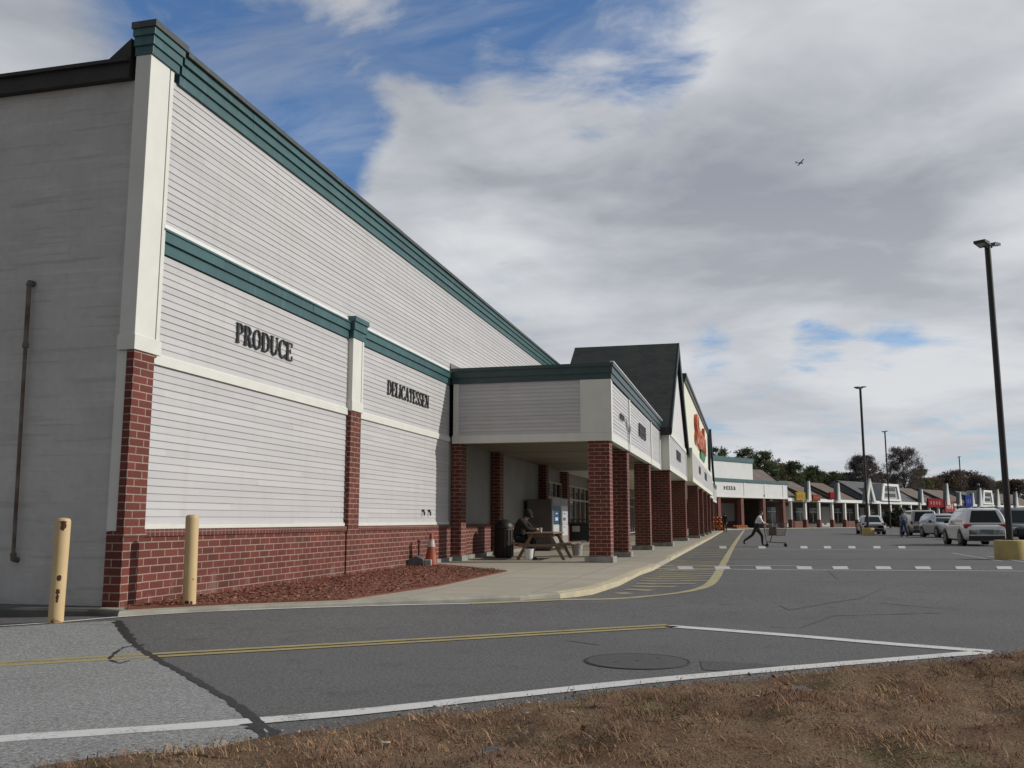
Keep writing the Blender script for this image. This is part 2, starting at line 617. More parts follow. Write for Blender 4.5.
# zebra crossings: bars between two thin lines
b = MB()
for (ya, yb, xs, lw) in ((566.5, 569.5, (677, 714, 755, 796, 832, 875, 914.5, 955, 996, 1040), .05), (546.2, 548.6, (719, 758, 800, 823.5, 848, 873, 898), .05)):
    for x in xs:
        w = 15 if ya > 560 else 7
        p = [at(x, ya), at(x + w, ya), at(x + w * 1.12, yb), at(x + w * .12, yb)]
        z = [(q[0], q[1], gh(*q) + .007) for q in p]
        b.poly(z, 2)
    if ya > 560:
        ribbon(b, A((655, 565.3), (720, 565.8), (800, 566)), .10, .006, .5, .004, 0)
        ribbon(b, A((655, 568.8), (760, 570), (900, 570.6), (1070, 571.6)), .12, .006, .5, .004, 0)
    else:
        ribbon(b, A((733, 549.3), (830, 549.6), (930, 550.2)), .12, .006, .5, .004, 0)
tag(b.build('crosswalk', [M['white_paint'], M['faded_white'], paint('crosswalk_bar_paint', (.52, .51, .49), (.2, .2, .195), .50, .66)]), 'white bars of two crosswalks over the lot lane', 'road marking', kind='structure')
b = MB()
ribbon(b, A((952, 553.2), (975, 557), (1002, 561.5)), .1, .006, .5)
ribbon(b, A((985, 556), (1030, 563)), .1, .006, .5)
for i in range(9):
    x0 = 9.4 + i * 2.75
    ribbon(b, [(x0, 44.5), (x0 + .0, 49.5)], .1, .006, .5)
    ribbon(b, [(x0, 79.5), (x0 + .0, 85)], .1, .006, .5)
tag(b.build('parking_stall_lines', M['faded_white']), 'worn white lines of the parking stalls', 'road marking', kind='structure')
b = MB()
c = at(868, 543)
b.poly([(x, y, gh(x, y) + .004) for x, y in A((700, 661), (760, 664), (802, 668), (790, 672), (735, 672.5), (702, 670))])
tag(b.build('asphalt_patch', asphalt('patch_asphalt', (.086, .083, .082), (.125, .122, .12), False)), 'darker asphalt repair patch beside the manhole', 'asphalt', kind='structure')

# ------------------------------------------------------------------ kerbs, walk, planting bed
WZ = .13
XF, YF = -7.55, 10.25
kp = [(-60, 9.93), (-9.4, 9.93), (-7.75, 9.93)] + A((118, 617.2), (150, 615), (190, 612.7), (250, 609.6), (360, 605.8), (450, 602.6), (520, 600.2), (560, 598.3), (592, 594.6), (618, 586.2), (640, 575)) + [(-2.16, 22.5), (-2.16, 25.5), (-2.16, 28), (-2.16, 34), (-2.16, 110), (-1.4, 113), (-.6, 114.5), (0, 115.5)]
kp[3] = (kp[3][0], max(kp[3][1], 9.75))


M['kerb_shade'] = mat('kerb_shade_concrete', (.13, .125, .115), (.08, .077, .07), 3, .9, bump=.3, coords='pos')  # concrete darkened: the shade at the side wall's foot is put into the colour


def kerb(pts, w=.15, top=WZ + .004, mats=None, name='kerb', label='grey concrete kerb', cut=None):
    P = [Vector((*p[:2], 0)) for p in pts]
    P2 = []
    segm = []
    for i in range(len(P) - 1):
        n = max(1, int((P[i + 1] - P[i]).length / .8)) if P[i].y < 60 else 6
        for k in range(n):
            P2.append(P[i].lerp(P[i + 1], k / n)); segm.append(i)
    P2.append(P[-1])
    vs, fs, ms = [], [], []
    for i, p in enumerate(P2):
        d = (P2[min(i + 1, len(P2) - 1)] - P2[max(i - 1, 0)]).normalized()
        n = Vector((-d.y, d.x, 0))
        j = random.uniform(-.006, .006)
        t = top + random.uniform(-.003, .003)
        if cut and cut[0] < p.y < cut[1] and p.x > -2.5: t = .085
        for q, z in ((p + n * -.02, -.05), (p + n * (j), t - .03), (p + n * (.03 + j), t), (p + n * w, t), (p + n * w, -.05)):
            vs.append((q.x, q.y, z))
    for i in range(len(P2) - 1):
        for k in range(4):
            fs.append((i * 5 + k, (i + 1) * 5 + k, (i + 1) * 5 + k + 1, i * 5 + k + 1))
            p = P2[i]
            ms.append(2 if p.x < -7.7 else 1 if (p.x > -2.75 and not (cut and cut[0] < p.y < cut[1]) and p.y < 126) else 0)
    b = MB(); b.add(vs, fs)
    b.m = ms
    o = b.build(name, mats or [M['kerb'], M['kerb_yellow'], M['kerb_shade']])
    tag(o, label, 'kerb', kind='structure')


kerb(kp, label='concrete kerb, painted yellow along the store front', cut=(23.5, 27))


def walk_mat():
    n = N('walk_slabs')
    p = n.pos()
    b = n.n('ShaderNodeTexBrick')
    b.offset = 0
    n.l(p, b.inputs['Vector'])
    b.inputs['Scale'].default_value = 1
    b.inputs['Brick Width'].default_value = 1.55
    b.inputs['Row Height'].default_value = 1.55
    b.inputs['Mortar Size'].default_value = .012
    b.inputs['Color1'].default_value = (.42, .37, .285, 1)
    b.inputs['Color2'].default_value = (.385, .34, .265, 1)
    b.inputs['Mortar'].default_value = (.19, .175, .15, 1)
    c = n.mix(n.rng(n.noise(p, 1.3, 6), .38, .68, 0, .55), b.outputs['Color'], (.28, .26, .215))
    c = n.mix(n.rng(n.noise(p, 150, 2), .3, .7, 0, .35), c, (.25, .235, .2))
    n.col(c); n.rough(.9)
    n.bump(n.noise(p, 150, 3), .2, .005)
    return n.mat


b = MB()
inner = [(p[0], p[1]) for p in kp[2:]]
poly = inner + [(-2, 119), (-7.5, 119), (-7.5, 10.3), (-7.75, 10.3)]
b.prism([(x + (.02 if 0 else 0), y + .03, -.05) for x, y in poly], (0, 0, WZ + .05))
tag(b.build('sidewalk', walk_mat()), 'beige concrete sidewalk along the store front', 'sidewalk', kind='structure')
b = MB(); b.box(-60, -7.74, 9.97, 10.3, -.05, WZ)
tag(b.build('side_footing', M['kerb_shade']), 'concrete footing strip under the grey side wall', 'footing', kind='structure')

# planting bed
tip, back = at(507, 571.5, WZ), at(441, 565.5, WZ)
bed = [(-7.45, 10.28)] + [(p[0] - .02, p[1] + .2) for p in kp[3:7]] + [(kp[6][0] * .12 + kp[7][0] * .88 - .12, kp[6][1] * .12 + kp[7][1] * .88 + .24), at(440, 586, WZ), tip, at(472, 568, WZ), (-7.5, 21.9)]


def inside(x, y, poly):
    c = False
    j = len(poly) - 1
    for i in range(len(poly)):
        if (poly[i][1] > y) != (poly[j][1] > y) and x < (poly[j][0] - poly[i][0]) * (y - poly[i][1]) / (poly[j][1] - poly[i][1]) + poly[i][0]:
            c = not c
        j = i
    return c


n = N('mulch_soil'); p = n.pos()
n.col(n.mix(n.rng(n.noise(p, 60, 5, .7), .32, .68), (.135, .046, .028), (.28, .104, .063))); n.rough(1); n.bump(n.noise(p, 70, 5), 1, .03)
M['mulch'] = n.mat
b = MB()
b.prism([(x, y, .10) for x, y in bed], (0, 0, .05))
tag(b.build('planting_bed', M['mulch']), 'bed of dark red bark mulch under the facade', 'planting bed', kind='structure')


def scatter_quads(name, pts, size, mats, zmax=.03, flat=.5, aspect=(.3, .6), label='', cat=''):
    n = len(pts)
    P = np.array(pts)
    a = rng.uniform(0, 2 * PI, n)
    u = np.stack([np.cos(a), np.sin(a), rng.normal(0, flat * .5, n)], 1)
    w = np.stack([-np.sin(a), np.cos(a), rng.normal(0, flat, n)], 1)
    L = rng.uniform(size[0], size[1], n)[:, None]
    W = L * rng.uniform(aspect[0], aspect[1], n)[:, None]
    c = P + np.stack([np.zeros(n), np.zeros(n), rng.uniform(0, zmax, n)], 1)
    V = np.stack([c - u * L - w * W, c + u * L - w * W, c + u * L + w * W, c - u * L + w * W], 1).reshape(-1, 3)
    me = bpy.data.meshes.new(name)
    me.from_pydata(V.tolist(), [], np.arange(4 * n).reshape(-1, 4).tolist())
    for q in mats: me.materials.append(q)
    me.polygons.foreach_set('material_index', rng.integers(0, len(mats), n).astype(np.int32))
    me.update()
    o = bpy.data.objects.new(name, me)
    COL.objects.link(o)
    return tag(o, label, cat, kind='stuff')


pts = []
while len(pts) < 22000:
    x, y = random.uniform(-7.5, -4.4), random.uniform(10.2, 22)
    if inside(x, y, bed): pts.append((x, y, .152))
scatter_quads('mulch', pts, (.006, .022), [mat('bark_a', (.28, .10, .06)), mat('bark_b', (.185, .063, .038)), mat('bark_c', (.35, .15, .095))], .018, .35, label='dark red bark mulch chips filling the planting bed', cat='mulch')
g = []
for _ in range(260):
    x, y = random.gauss(at(480, 571.5, WZ)[0], .32), random.gauss(at(480, 571.5, WZ)[1], .4)
    if inside(x, y, bed): g.append((x, y, .16))
scatter_quads('weeds', g, (.015, .04), [mat('weed_a', (.06, .085, .03)), mat('weed_b', (.09, .10, .04))], .02, .5, (.12, .25), 'low green weeds at the tip of the mulch bed', 'weeds')

# ------------------------------------------------------------------ verge of dormant grass
gedge = A((-260, 812), (-60, 784), (40, 768), (110, 757), (190, 747), (270, 739), (380, 723), (500, 707), (640, 691), (760, 678), (880, 667), (990, 658), (1024, 654))
gedge = [(-14, -5.5), (-8, -.6)] + gedge + [(2.75, 9.9), (3.6, 10.5), (5.0, 11.2), (7.5, 11.9), (14, 12.2), (40, 11)]
vpoly = gedge + [(60, -40), (-60, -40), (-30, -14)]


_ph = rng.uniform(0, 6.28, 26)
_kx, _ky = rng.normal(0, 1, 26), rng.normal(0, 1, 26)
_sc = np.array([3.0] * 8 + [9.0] * 9 + [21.0] * 9)
_am = np.array([.010] * 8 + [.0065] * 9 + [.0035] * 9)


def relief(x, y):
    """lumpy turf: tussocks and hollows a few centimetres high"""
    x, y = np.asarray(x, float), np.asarray(y, float)
    r = np.zeros_like(x)
    for p_, a_, b_, s_, m_ in zip(_ph, _kx, _ky, _sc, _am):
        r = r + m_ * np.sin(s_ * (a_ * x + b_ * y) + p_)
    return r


def vz(x, y, d):
    return .014 + (.045 + relief(x, y)) * np.minimum(1, np.asarray(d, float) / .5)


gl = resample(smooth_line(gedge, 1), .07)
vs, fs = [], []
cols = [0, .05, .1] + [.16 + .075 * k for k in range(92)] + [8, 10, 20, 40]
for i, r in enumerate(gl):
    d = (gl[min(i + 1, len(gl) - 1)] - gl[max(i - 1, 0)]).normalized()
    # march towards the photographer's side
    q0 = Vector((.52, -.85, 0))
    j = .07 * math.sin(r.x * 3.1 + r.y) + .04 * math.sin(r.x * 11 + 2) + random.uniform(-.025, .025)
    for c in cols:
        q = r + q0 * (c + (j if c < .5 else 0))
        vs.append((q.x, q.y, c))
nc = len(cols)
_v = np.array(vs)
_z = np.where(_v[:, 2] == 0, .002, vz(_v[:, 0], _v[:, 1], _v[:, 2]))
vs = np.stack([_v[:, 0], _v[:, 1], _z], 1).tolist()
for i in range(len(gl) - 1):
    for k in range(nc - 1):
        fs.append((i * nc + k, i * nc + k + 1, (i + 1) * nc + k + 1, (i + 1) * nc + k))
n = N('dry_turf'); p = n.pos()
c = n.mix(n.rng(n.noise(p, 70, 6, .8), .38, .62), (.10, .062, .042), (.37, .265, .17))
c = n.mix(n.rng(n.noise(p, 2.1, 5), .45, .7), c, (0.167, 0.094, 0.061))
c = n.mix(n.rng(n.noise(p, 1.1, 4), .56, .7, 0, .6), c, (0.145, 0.152, 0.080))
n.col(c); n.rough(1); n.bsdf.inputs['Specular IOR Level'].default_value = .1
n.bump(n.noise(p, 45, 5, .7), 1, .04)
b = MB(); b.add(vs, fs)
o = b.build('grass_verge', n.mat)
for p_ in o.data.polygons: p_.use_smooth = True
tag(o, 'verge of dormant brown turf beside the road', 'verge', kind='structure')

# blades: dense near the camera, clumped
NB = 230000
L0 = np.array([[q.x, q.y] for q in gl])
ca, cb_ = rng.integers(0, len(gl), NB * 3), rng.uniform(0, 1, NB * 3)
base = L0[ca]
depth = rng.uniform(0, 1, NB * 3) ** 1.6 * 6.5
X = base[:, 0] + .52 * depth + rng.normal(0, .12, NB * 3)
Y = base[:, 1] - .85 * depth + rng.normal(0, .12, NB * 3)
# keep what lies in front of the lens
fwx, fwy = -math.sin(YAW), math.cos(YAW)
zc = X * fwx + Y * fwy
xc = X * math.cos(YAW) + Y * math.sin(YAW)
clump = np.sin(X * 5.1 + 1.3 * np.sin(Y * 3.7)) * np.sin(Y * 4.3 + 1.1 * np.sin(X * 2.9)) + .6 * np.sin(X * 13 + Y * 7) * np.sin(Y * 11 - X * 5)
keep = (zc > 2.6) & (np.abs(xc) < zc * .75 + 1.5) & (zc < 16) & (rng.uniform(-1.2, 1.0, NB * 3) < clump + .6)
keep &= rng.uniform(0, 1, NB * 3) < np.clip(.25 + depth * 1.2, 0, 1)
X, Y, depth, clump = X[keep][:NB], Y[keep][:NB], depth[keep][:NB], clump[keep][:NB]
n_ = len(X)
Z = vz(X, Y, depth) - .006
h = rng.gamma(3.2, .0072, n_) * (1 + .45 * np.clip(clump, -.6, 1.2)) * (.32 + .68 * np.minimum(1, depth / .8))
a = rng.uniform(0, 2 * PI, n_)
lean = rng.uniform(.4, 2.2, n_)
w = rng.uniform(.0014, .0034, n_)
dx, dy = np.cos(a) * lean * h, np.sin(a) * lean * h
px_, py_ = -np.sin(a) * w, np.cos(a) * w
V = np.stack([np.stack([X - px_, Y - py_, Z], 1), np.stack([X + px_, Y + py_, Z], 1),
              np.stack([X + dx * .45 + px_ * .8, Y + dy * .45 + py_ * .8, Z + h * .65], 1), np.stack([X + dx * .45 - px_ * .8, Y + dy * .45 - py_ * .8, Z + h * .65], 1),
              np.stack([X + dx, Y + dy, Z + h * .95], 1)], 1).reshape(-1, 3)
me = bpy.data.meshes.new('grass')
i5 = np.arange(n_) * 5
loops = np.stack([i5, i5 + 1, i5 + 2, i5 + 3, i5 + 3, i5 + 2, i5 + 4], 1).reshape(-1)
me.vertices.add(n_ * 5); me.vertices.foreach_set('co', V.reshape(-1).astype(np.float32))
me.loops.add(n_ * 7); me.loops.foreach_set('vertex_index', loops.astype(np.int32))
me.polygons.add(n_ * 2)
st = np.stack([np.arange(n_) * 7, np.arange(n_) * 7 + 4], 1).reshape(-1)
me.polygons.foreach_set('loop_start', st.astype(np.int32))
me.polygons.foreach_set('loop_total', np.tile([4, 3], n_).astype(np.int32))
tone = np.sin(X * 2.3 + 1.2 * np.sin(Y * 1.7)) + np.sin(Y * 2.9 - .8 * np.sin(X * 3.1)) + .8 * np.sin(X * 7.1 - Y * 5.3) + rng.normal(0, .9, n_)
kind = np.where(tone > .9, 0, np.where(tone > -.7, 1, 2))
kind = np.where(rng.uniform(0, 1, n_) < .10 + .16 * np.sin(X * 1.9 + Y * 1.3 + 2), 3, kind)
for q in (mat('dry_blade_a', (0.465, 0.306, 0.174), (0.339, 0.207, 0.116), 1.5, .9, coords='pos', spec=.1), mat('dry_blade_b', (0.357, 0.207, 0.124), (0.259, 0.140, 0.092), 1.5, .9, coords='pos', spec=.1),
          mat('dry_blade_c', (0.223, 0.119, 0.082), (0.161, 0.092, 0.063), 1.5, .9, coords='pos', spec=.1), mat('green_blade', (0.179, 0.190, 0.082), (0.233, 0.198, 0.100), 2, .9, coords='pos', spec=.1)):
    me.materials.append(q)
me.polygons.foreach_set('material_index', np.repeat(kind, 2).astype(np.int32))
me.update(); me.validate()
o = bpy.data.objects.new('grass', me); COL.objects.link(o)
tag(o, 'short dry brown grass blades covering the verge', 'grass', kind='stuff')
# fallen leaves
pts = []
for _ in range(900):
    r = random.choice(gl); dd = random.random() ** 1.5 * 4
    x, y = r.x + .52 * dd, r.y - .85 * dd
    if abs(x) < 6 and y > 2: pts.append((x, y, float(vz(x, y, dd)) + .008))
scatter_quads('fallen_leaves', pts, (.006, .016), [mat('leaf_a', (.19, .10, .05)), mat('leaf_b', (.11, .06, .035)), mat('leaf_c', (.27, .19, .11))], .03, .5, (.5, .8), 'small fallen brown leaves lying in the dry grass', 'leaves')
# gravel along the broken asphalt edge
pts = []
for _ in range(4200):
    r = random.choice(gl); dd = random.gauss(-.02, .07)
    x, y = r.x + .52 * dd, r.y - .85 * dd
    if abs(x) < 5 and y > 2: pts.append((x, y, .012))
scatter_quads('gravel', pts, (.004, .012), [mat('grit_a', (.25, .24, .23)), mat('grit_b', (.12, .10, .085)), mat('grit_c', (.35, .33, .31)), mat('grit_d', (.13, .08, .055))], .008, .5, (.5, .9), 'loose grit along the crumbling road edge', 'gravel')
# ------------------------------------------------------------------ the supermarket
def lap(b, o, u, nrm, length, z0, z1, pitch=.1, d=.0155, lip=.004, m=0):
    """lap siding: every course leans out at its foot and is made of 3.6 m lengths with staggered joints"""
    o, u, nrm = Vector(o), Vector(u).normalized(), Vector(nrm).normalized()
    k = max(1, round((z1 - z0) / pitch))
    p = (z1 - z0) / k
    for i in range(k):
        za, zb = z0 + i * p, z0 + (i + 1) * p
        cuts = [0]
        t = (0, 1.9, .7, 2.6)[i // 2 % 4] + random.uniform(.2, .9)
        while t < length - .3: cuts.append(t); t += 3.62
        cuts.append(length)
        for ta, tb in zip(cuts[:-1], cuts[1:]):
            v = []
            jd, jz = random.uniform(-.0022, .0022), random.uniform(-.0015, .0015)
            for t in (ta, tb):
                j2 = jd + random.uniform(-.001, .001)
                A_, B_ = o + nrm * lip, o + nrm * (d + j2)
                v += [A_ + u * t + Vector((0, 0, za + .001)), B_ + u * t + Vector((0, 0, za + jz)), B_ + u * t + Vector((0, 0, za + jz + .010)), A_ + u * t + Vector((0, 0, zb))]
            b.add(v, [(0, 4, 5, 1), (1, 5, 6, 2), (2, 6, 7, 3), (0, 1, 2, 3), (7, 6, 5, 4)], m)
    return b


mk = thing('supermarket', 'long white clapboard supermarket with teal trim, brick base and columned porch', 'building', (XF, YF, 0))


def P(b, name, m, parent=None, **k):
    return b.build(name, m, parent or mk, world=True, **k)


XS = XF - .09


def runs(b, x0, x1, ya, yb, z0, z1, step=3.05):
    """sheet metal trim in separate lengths, none quite true to the next"""
    y = ya
    s = random.uniform(.5, 1) * step
    while y < yb - .02:
        e = min(yb, y + s)
        if yb - e < .4: e = yb
        j = random.uniform(-.003, .003)
        b.box(x0, x1 + j, y + (.0015 if y > ya else 0), e - (.0015 if e < yb else 0), z0 + (j * .5 if z0 > 7.7 else 0), z1 + j * .4)
        y = e; s = step


# side wall, its roof edge and pipe
b = MB(); b.box(-60, -7.80, 10.33, 10.6, WZ, 7.12)
sw = P(b, 'side_wall', M['block'])
tag(sw, 'shaded grey painted block side wall')
b = MB(); b.box(-60, -7.87, 10.22, 10.6, 7.12, 7.34)
b.prism([(-8.35, 10.25, 7.34), (-7.885, 10.25, 7.34), (-7.885, 10.25, 7.70)], (0, .35, 0))
b.box(-60, -7.87, 10.17, 10.62, 7.34, 7.39)
P(b, 'roof_edge', M['dark_fascia'], sw)
b = MB()
b.tube([(-9.235, 10.33, 4.36), (-9.235, 10.26, 4.36), (-9.235, 10.25, 4.32)], .042, 10)
b.tube([(-9.235, 10.25, 4.33), (-9.22, 10.25, 3.5)], .030, 10)
b.tube([(-9.22, 10.25, 3.53), (-9.22, 10.25, 3.47)], .04, 10)
b.tube([(-9.22, 10.25, 3.5), (-9.16, 10.25, .74)], .024, 10)
b.tube([(-9.16, 10.25, .78), (-9.16, 10.26, .70), (-9.16, 10.33, .69)], .038, 10)
P(b, 'vent_pipe', M['rust'], sw, smooth=True)

# main body and flat roof (a mass behind the facade)
b = MB(); b.box(-59.9, XS - .06, 10.62, 121, 0, 7.2)
P(b, 'roof_deck', M['roofing'])

# facade: brick wainscot with soldier course
b = MB(); b.box(XS - .05, XF - .03, 10.66, 35, -.02, .985)
br = P(b, 'brick_base', M['brick'])
b = MB(); b.box(XS - .04, XF - .008, 10.70, 35, .987, 1.083)
P(b, 'soldier_course', M['soldier'], br)

# clapboard panels
b = MB()
lap(b, (XS, 10.76, 0), (0, 1, 0), (1, 0, 0), 40, 5.2, 7.34)
P(b, 'clapboard_siding', M['siding'])
for y_, l_, za, zb in ((10.70, 6.36, 3.41, 4.80), (10.70, 6.36, 1.145, 3.27), (17.6, 6.13, 3.41, 4.80), (17.6, 6.13, 1.145, 3.27)):
    b = MB()
    lap(b, (XS, y_, 0), (0, 1, 0), (1, 0, 0), l_, za, zb)
    P(b, 'clapboard_panel', M['siding'])
for ya, yb in ((10.68, 17.05), (17.63, 23.72)):
    b = MB()
    b.box(XS - .02, XS + .045, ya, yb, 3.27, 3.395)
    b.prism([(XS, ya, 3.395), (XS + .045, ya, 3.395), (XS + .01, ya, 3.43), (XS, ya, 3.43)], (0, yb - ya, 0))
    P(b, 'cream_belt', M['trim'])
    b = MB(); b.box(XS - .02, XS + .04, ya + .02, yb, 1.0835, 1.145)
    P(b, 'sill_trim', M['trim'])
b = MB(); b.box(XS - .03, XS + .035, 10.72, 23.72, 5.155, 5.235)
P(b, 'belt_flashing', M['flash'])
for ya, yb in ((10.74, 17.0), (17.7, 23.73)):
    b = MB()
    for z0, z1, d in ((4.815, 4.975, .04), (4.975, 5.12, .075), (5.12, 5.15, .10)): runs(b, XS - .03, XS + d, ya, yb, z0, z1)
    P(b, 'teal_belt', M['teal'])
b = MB()
for z0, z1, d in ((7.33, 7.48, .05), (7.48, 7.63, .085), (7.63, 7.745, .12)):
    runs(b, XS - .5, XS + d, 10.95, 96, z0, z1)
co = P(b, 'cornice', M['teal'])
b = MB(); runs(b, XS - .6, XS + .165, 10.97, 96, 7.75, 7.825)
P(b, 'cornice_flashing', M['dark_teal'], co)

# corner pilaster
b = MB()
b.box(-7.78, XF - .022, YF, 10.66, 3.57, 7.425)
b.box(-7.785, XF, YF - .012, 10.665, 3.56, 7.42)
b.box(-7.6, XF - .003, 10.69, 10.77, 3.57, 7.415)
b.box(-7.80, XF + .018, YF - .028, 10.79, 3.375, 3.575)
b.box(-7.82, -7.655, YF + .02, 10.40, 1.06, 3.372)
cp = P(b, 'corner_pilaster', M['trim'], bevel=.006)
b = MB(); b.box(-7.66, XF, YF, 10.675, WZ - .02, 3.373); b.box(-7.80, -7.662, YF + .004, 10.6, WZ - .02, 1.055)
b.box(-7.60, XF + .006, YF - .003, 10.71, .985, 1.085)
P(b, 'brick_pier', M['brick'], cp)
b = MB()
for z0, z1, d in ((7.42, 7.55, .005), (7.55, 7.68, .03), (7.68, 7.785, .055)):
    b.box(-7.80 - d * .3, XF + d + .02, YF - d - .015, 10.84 + d, z0, z1)
c2 = P(b, 'pilaster_cap', M['teal'], cp, bevel=.004)
b = MB(); b.box(-7.83, XF + .10, YF - .09, 10.93, 7.785, 7.875)
P(b, 'cap_flashing', M['dark_teal'], cp)

# intermediate pilaster
b = MB()
b.box(XS - .02, XF + .03, 17.06, 17.50, 3.36, 4.83)
b.box(XS - .02, XF + .035, 17.515, 17.60, 3.56, 4.83)
b.box(XS - .02, XF + .042, 17.05, 17.615, 3.36, 3.56)
ip = P(b, 'wall_pilaster', M['trim'], bevel=.005)
b = MB(); b.box(XS - .02, XF + .015, 17.06, 17.57, 1.0, 3.357)
b.box(XS - .02, XF + .004, 17.04, 17.6, -.02, 1.0)
P(b, 'brick_pier', M['brick'], ip)
b = MB()
for z0, z1, d in ((4.835, 5.0, .05), (5.0, 5.16, .08), (5.16, 5.265, .11)):
    b.box(XS - .02, XF + d, 17.06 - d * .7, 17.6 + d * .7, z0, z1)
P(b, 'pilaster_cap', M['teal'], ip, bevel=.004)

# two tap handles low on the siding
for y in (21.65, 22.1):
    b = MB()
    b.tube([(XS + .01, y, 1.43), (XS + .05, y, 1.42), (XS + .07, y, 1.38), (XS + .07, y, 1.31)], .026, 8)
    b.tube([(XS + .05, y - .035, 1.445), (XS + .05, y + .035, 1.445)], .014, 8)
    P(b, 'hose_tap', M['black'], smooth=True)

# ---- porch
PXF, PY0 = -3.26, 23.75
b = MB()
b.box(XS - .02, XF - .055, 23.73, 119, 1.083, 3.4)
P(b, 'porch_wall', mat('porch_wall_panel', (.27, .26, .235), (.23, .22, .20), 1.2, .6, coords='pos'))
for y, zb in ((23.84, 0), (27.9, 0), (34.85, 0), (39.2, 0), (46.6, 0)):
    b = MB(); b.box(XF - .04, XF + .24, y, y + .46, zb, 3.30)
    pl = P(b, 'brick_pilaster', M['brick'])
    b = MB(); b.box(XF - .03, XF + .29, y - .05, y + .51, WZ, WZ + .14)
    P(b, 'pilaster_foot', M['plinth'], pl)
b = MB(); b.box(XF - .02, XF + .035, 24.31, 27.88, WZ, WZ + .11); b.box(XF - .02, XF + .035, 28.38, 34.8, WZ, WZ + .11)
b.box(XF - .02, XF + .035, 21.95, 23.8, WZ, WZ + .10)
P(b, 'foundation_ledge', M['plinth'])
# storefront glazing
for ya, yb in ((35.35, 39.15), (39.7, 46.55), (47.1, 60), (61, 78), (80, 94), (97, 110)):
    b = MB(); b.box(XF - .05, XF - .035, ya, yb, .35, 2.75)
    w = P(b, 'shop_window', M['glass'])
    b = MB()
    k = max(2, round((yb - ya) / 1.25))
    for i in range(k + 1):
        y = ya + (yb - ya) * i / k
        b.box(XF - .032, XF + .03, y - .035, y + .035, .35, 2.75)
    for z in (.35, 2.1, 2.70): b.box(XF - .03, XF + .025, ya, yb, z - .035, z + .035)
    P(b, 'window_frame', M['frame'], w)
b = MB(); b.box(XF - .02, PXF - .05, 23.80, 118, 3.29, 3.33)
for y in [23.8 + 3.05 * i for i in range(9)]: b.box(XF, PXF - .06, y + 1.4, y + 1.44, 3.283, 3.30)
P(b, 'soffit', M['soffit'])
b = MB()
lap(b, (XF + .17, PY0 + .03, 0), (1, 0, 0), (0, -1, 0), 3.37, 3.43, 4.83)
P(b, 'porch_siding', M['siding'])
for y_, l_ in ((24.0, 14.7), (94.6, 21.8)):
    b = MB(); lap(b, (PXF - .03, y_, 0), (0, 1, 0), (1, 0, 0), l_, 3.43, 4.79)
    P(b, 'porch_siding', M['siding'])
b = MB()
b.box(XF + .0, PXF, PY0 - .012, PY0 + .15, 3.225, 3.432)
b.box(XF + .03, XF + .18, PY0 - .012, PY0 + .1, 3.434, 4.825)
b.box(PXF - .8, PXF - .004, PY0 - .015, PY0 + .25, 3.434, 4.825)
b.box(PXF - .16, PXF, PY0 + .15, 38.55, 3.225, 3.432)
for y in (PY0 + .0, 27.75, 34.45, 38.2):
    b.box(PXF - .1, PXF + .012, y - .013, y + .24, 3.22, 4.785)
P(b, 'porch_trim', M['trim'])
b = MB()
b.box(PXF - .16, PXF, 94.6, 116.4, 3.225, 3.432)
for y in (95, 102, 109, 116): b.box(PXF - .1, PXF + .012, y - .013, y + .24, 3.22, 4.785)
P(b, 'porch_trim', M['trim'])
pband = mat('porch_band_metal', (.036, .066, .066), (.028, .052, .053), 3, .4, coords='pos')
b = MB()
for z0, z1, d in ((4.83, 4.985, .02), (4.985, 5.16, .05), (5.16, 5.25, .085)): b.box(PXF - .3, PXF + d, 94.6, 116.4, z0, z1)
P(b, 'porch_band', pband)
b = MB(); b.box(PXF - .02, PXF + .10, 94.6, 116.4, 5.253, 5.283)
P(b, 'porch_flashing', M['flash'])
b = MB()
for z0, z1, d in ((4.83, 4.985, .02), (4.985, 5.16, .05), (5.16, 5.25, .085)):
    b.box(XF - .02, PXF + d, PY0 - d, PY0 + .3, z0, z1)
    b.box(PXF - .3, PXF + d, PY0 + .3, 38.55, z0, z1)
P(b, 'porch_band', pband)
b = MB(); b.box(PXF + .0, PXF + .10, PY0 - .09, 38.55, 5.253, 5.28)
P(b, 'porch_flashing', M['flash'])
b = MB(); b.box(XF - .02, PXF - .3, PY0 + .3, 118, 5.10, 5.16)
P(b, 'porch_roof', M['roofing'])
b = MB()
b.prism([(XS + .03, 23.76, 5.26), (XS + .34, 23.76, 5.26), (XS + .03, 23.76, 5.42)], (0, 22, 0))
P(b, 'wall_flashing', M['flash'])


def column(x0, x1, y0, y1, z1=3.232):
    b = MB(); b.box(x0, x1, y0, y1, WZ + .10, z1)
    c = P(b, 'porch_column', M['brick'])
    b = MB(); b.box(x0 - .11, x1 + .07, y0 - .10, y1 + .10, WZ - .02, WZ + .15)
    P(b, 'column_base', M['plinth'], c, bevel=.012)


for y in (23.82, 27.5, 34.15):
    column(PXF - .62, PXF - .07, y, y + .54)
column(-3.78, -2.97, 39.15, 39.85)
column(-3.78, -2.97, 49.5, 50.25)
for y in (57, 63.5, 70.5, 77): column(-3.3, -2.68, y, y + .6)
column(-3.78, -2.97, 83.2, 83.9); column(-3.78, -2.97, 93.4, 94.1)
for y in (102, 109, 115.5): column(PXF - .62, PXF - .07, y, y + .54)

white_gable = mat('gable_panel', (.62, .61, .61), (.57, .56, .56), 1.5, .6, coords='pos')


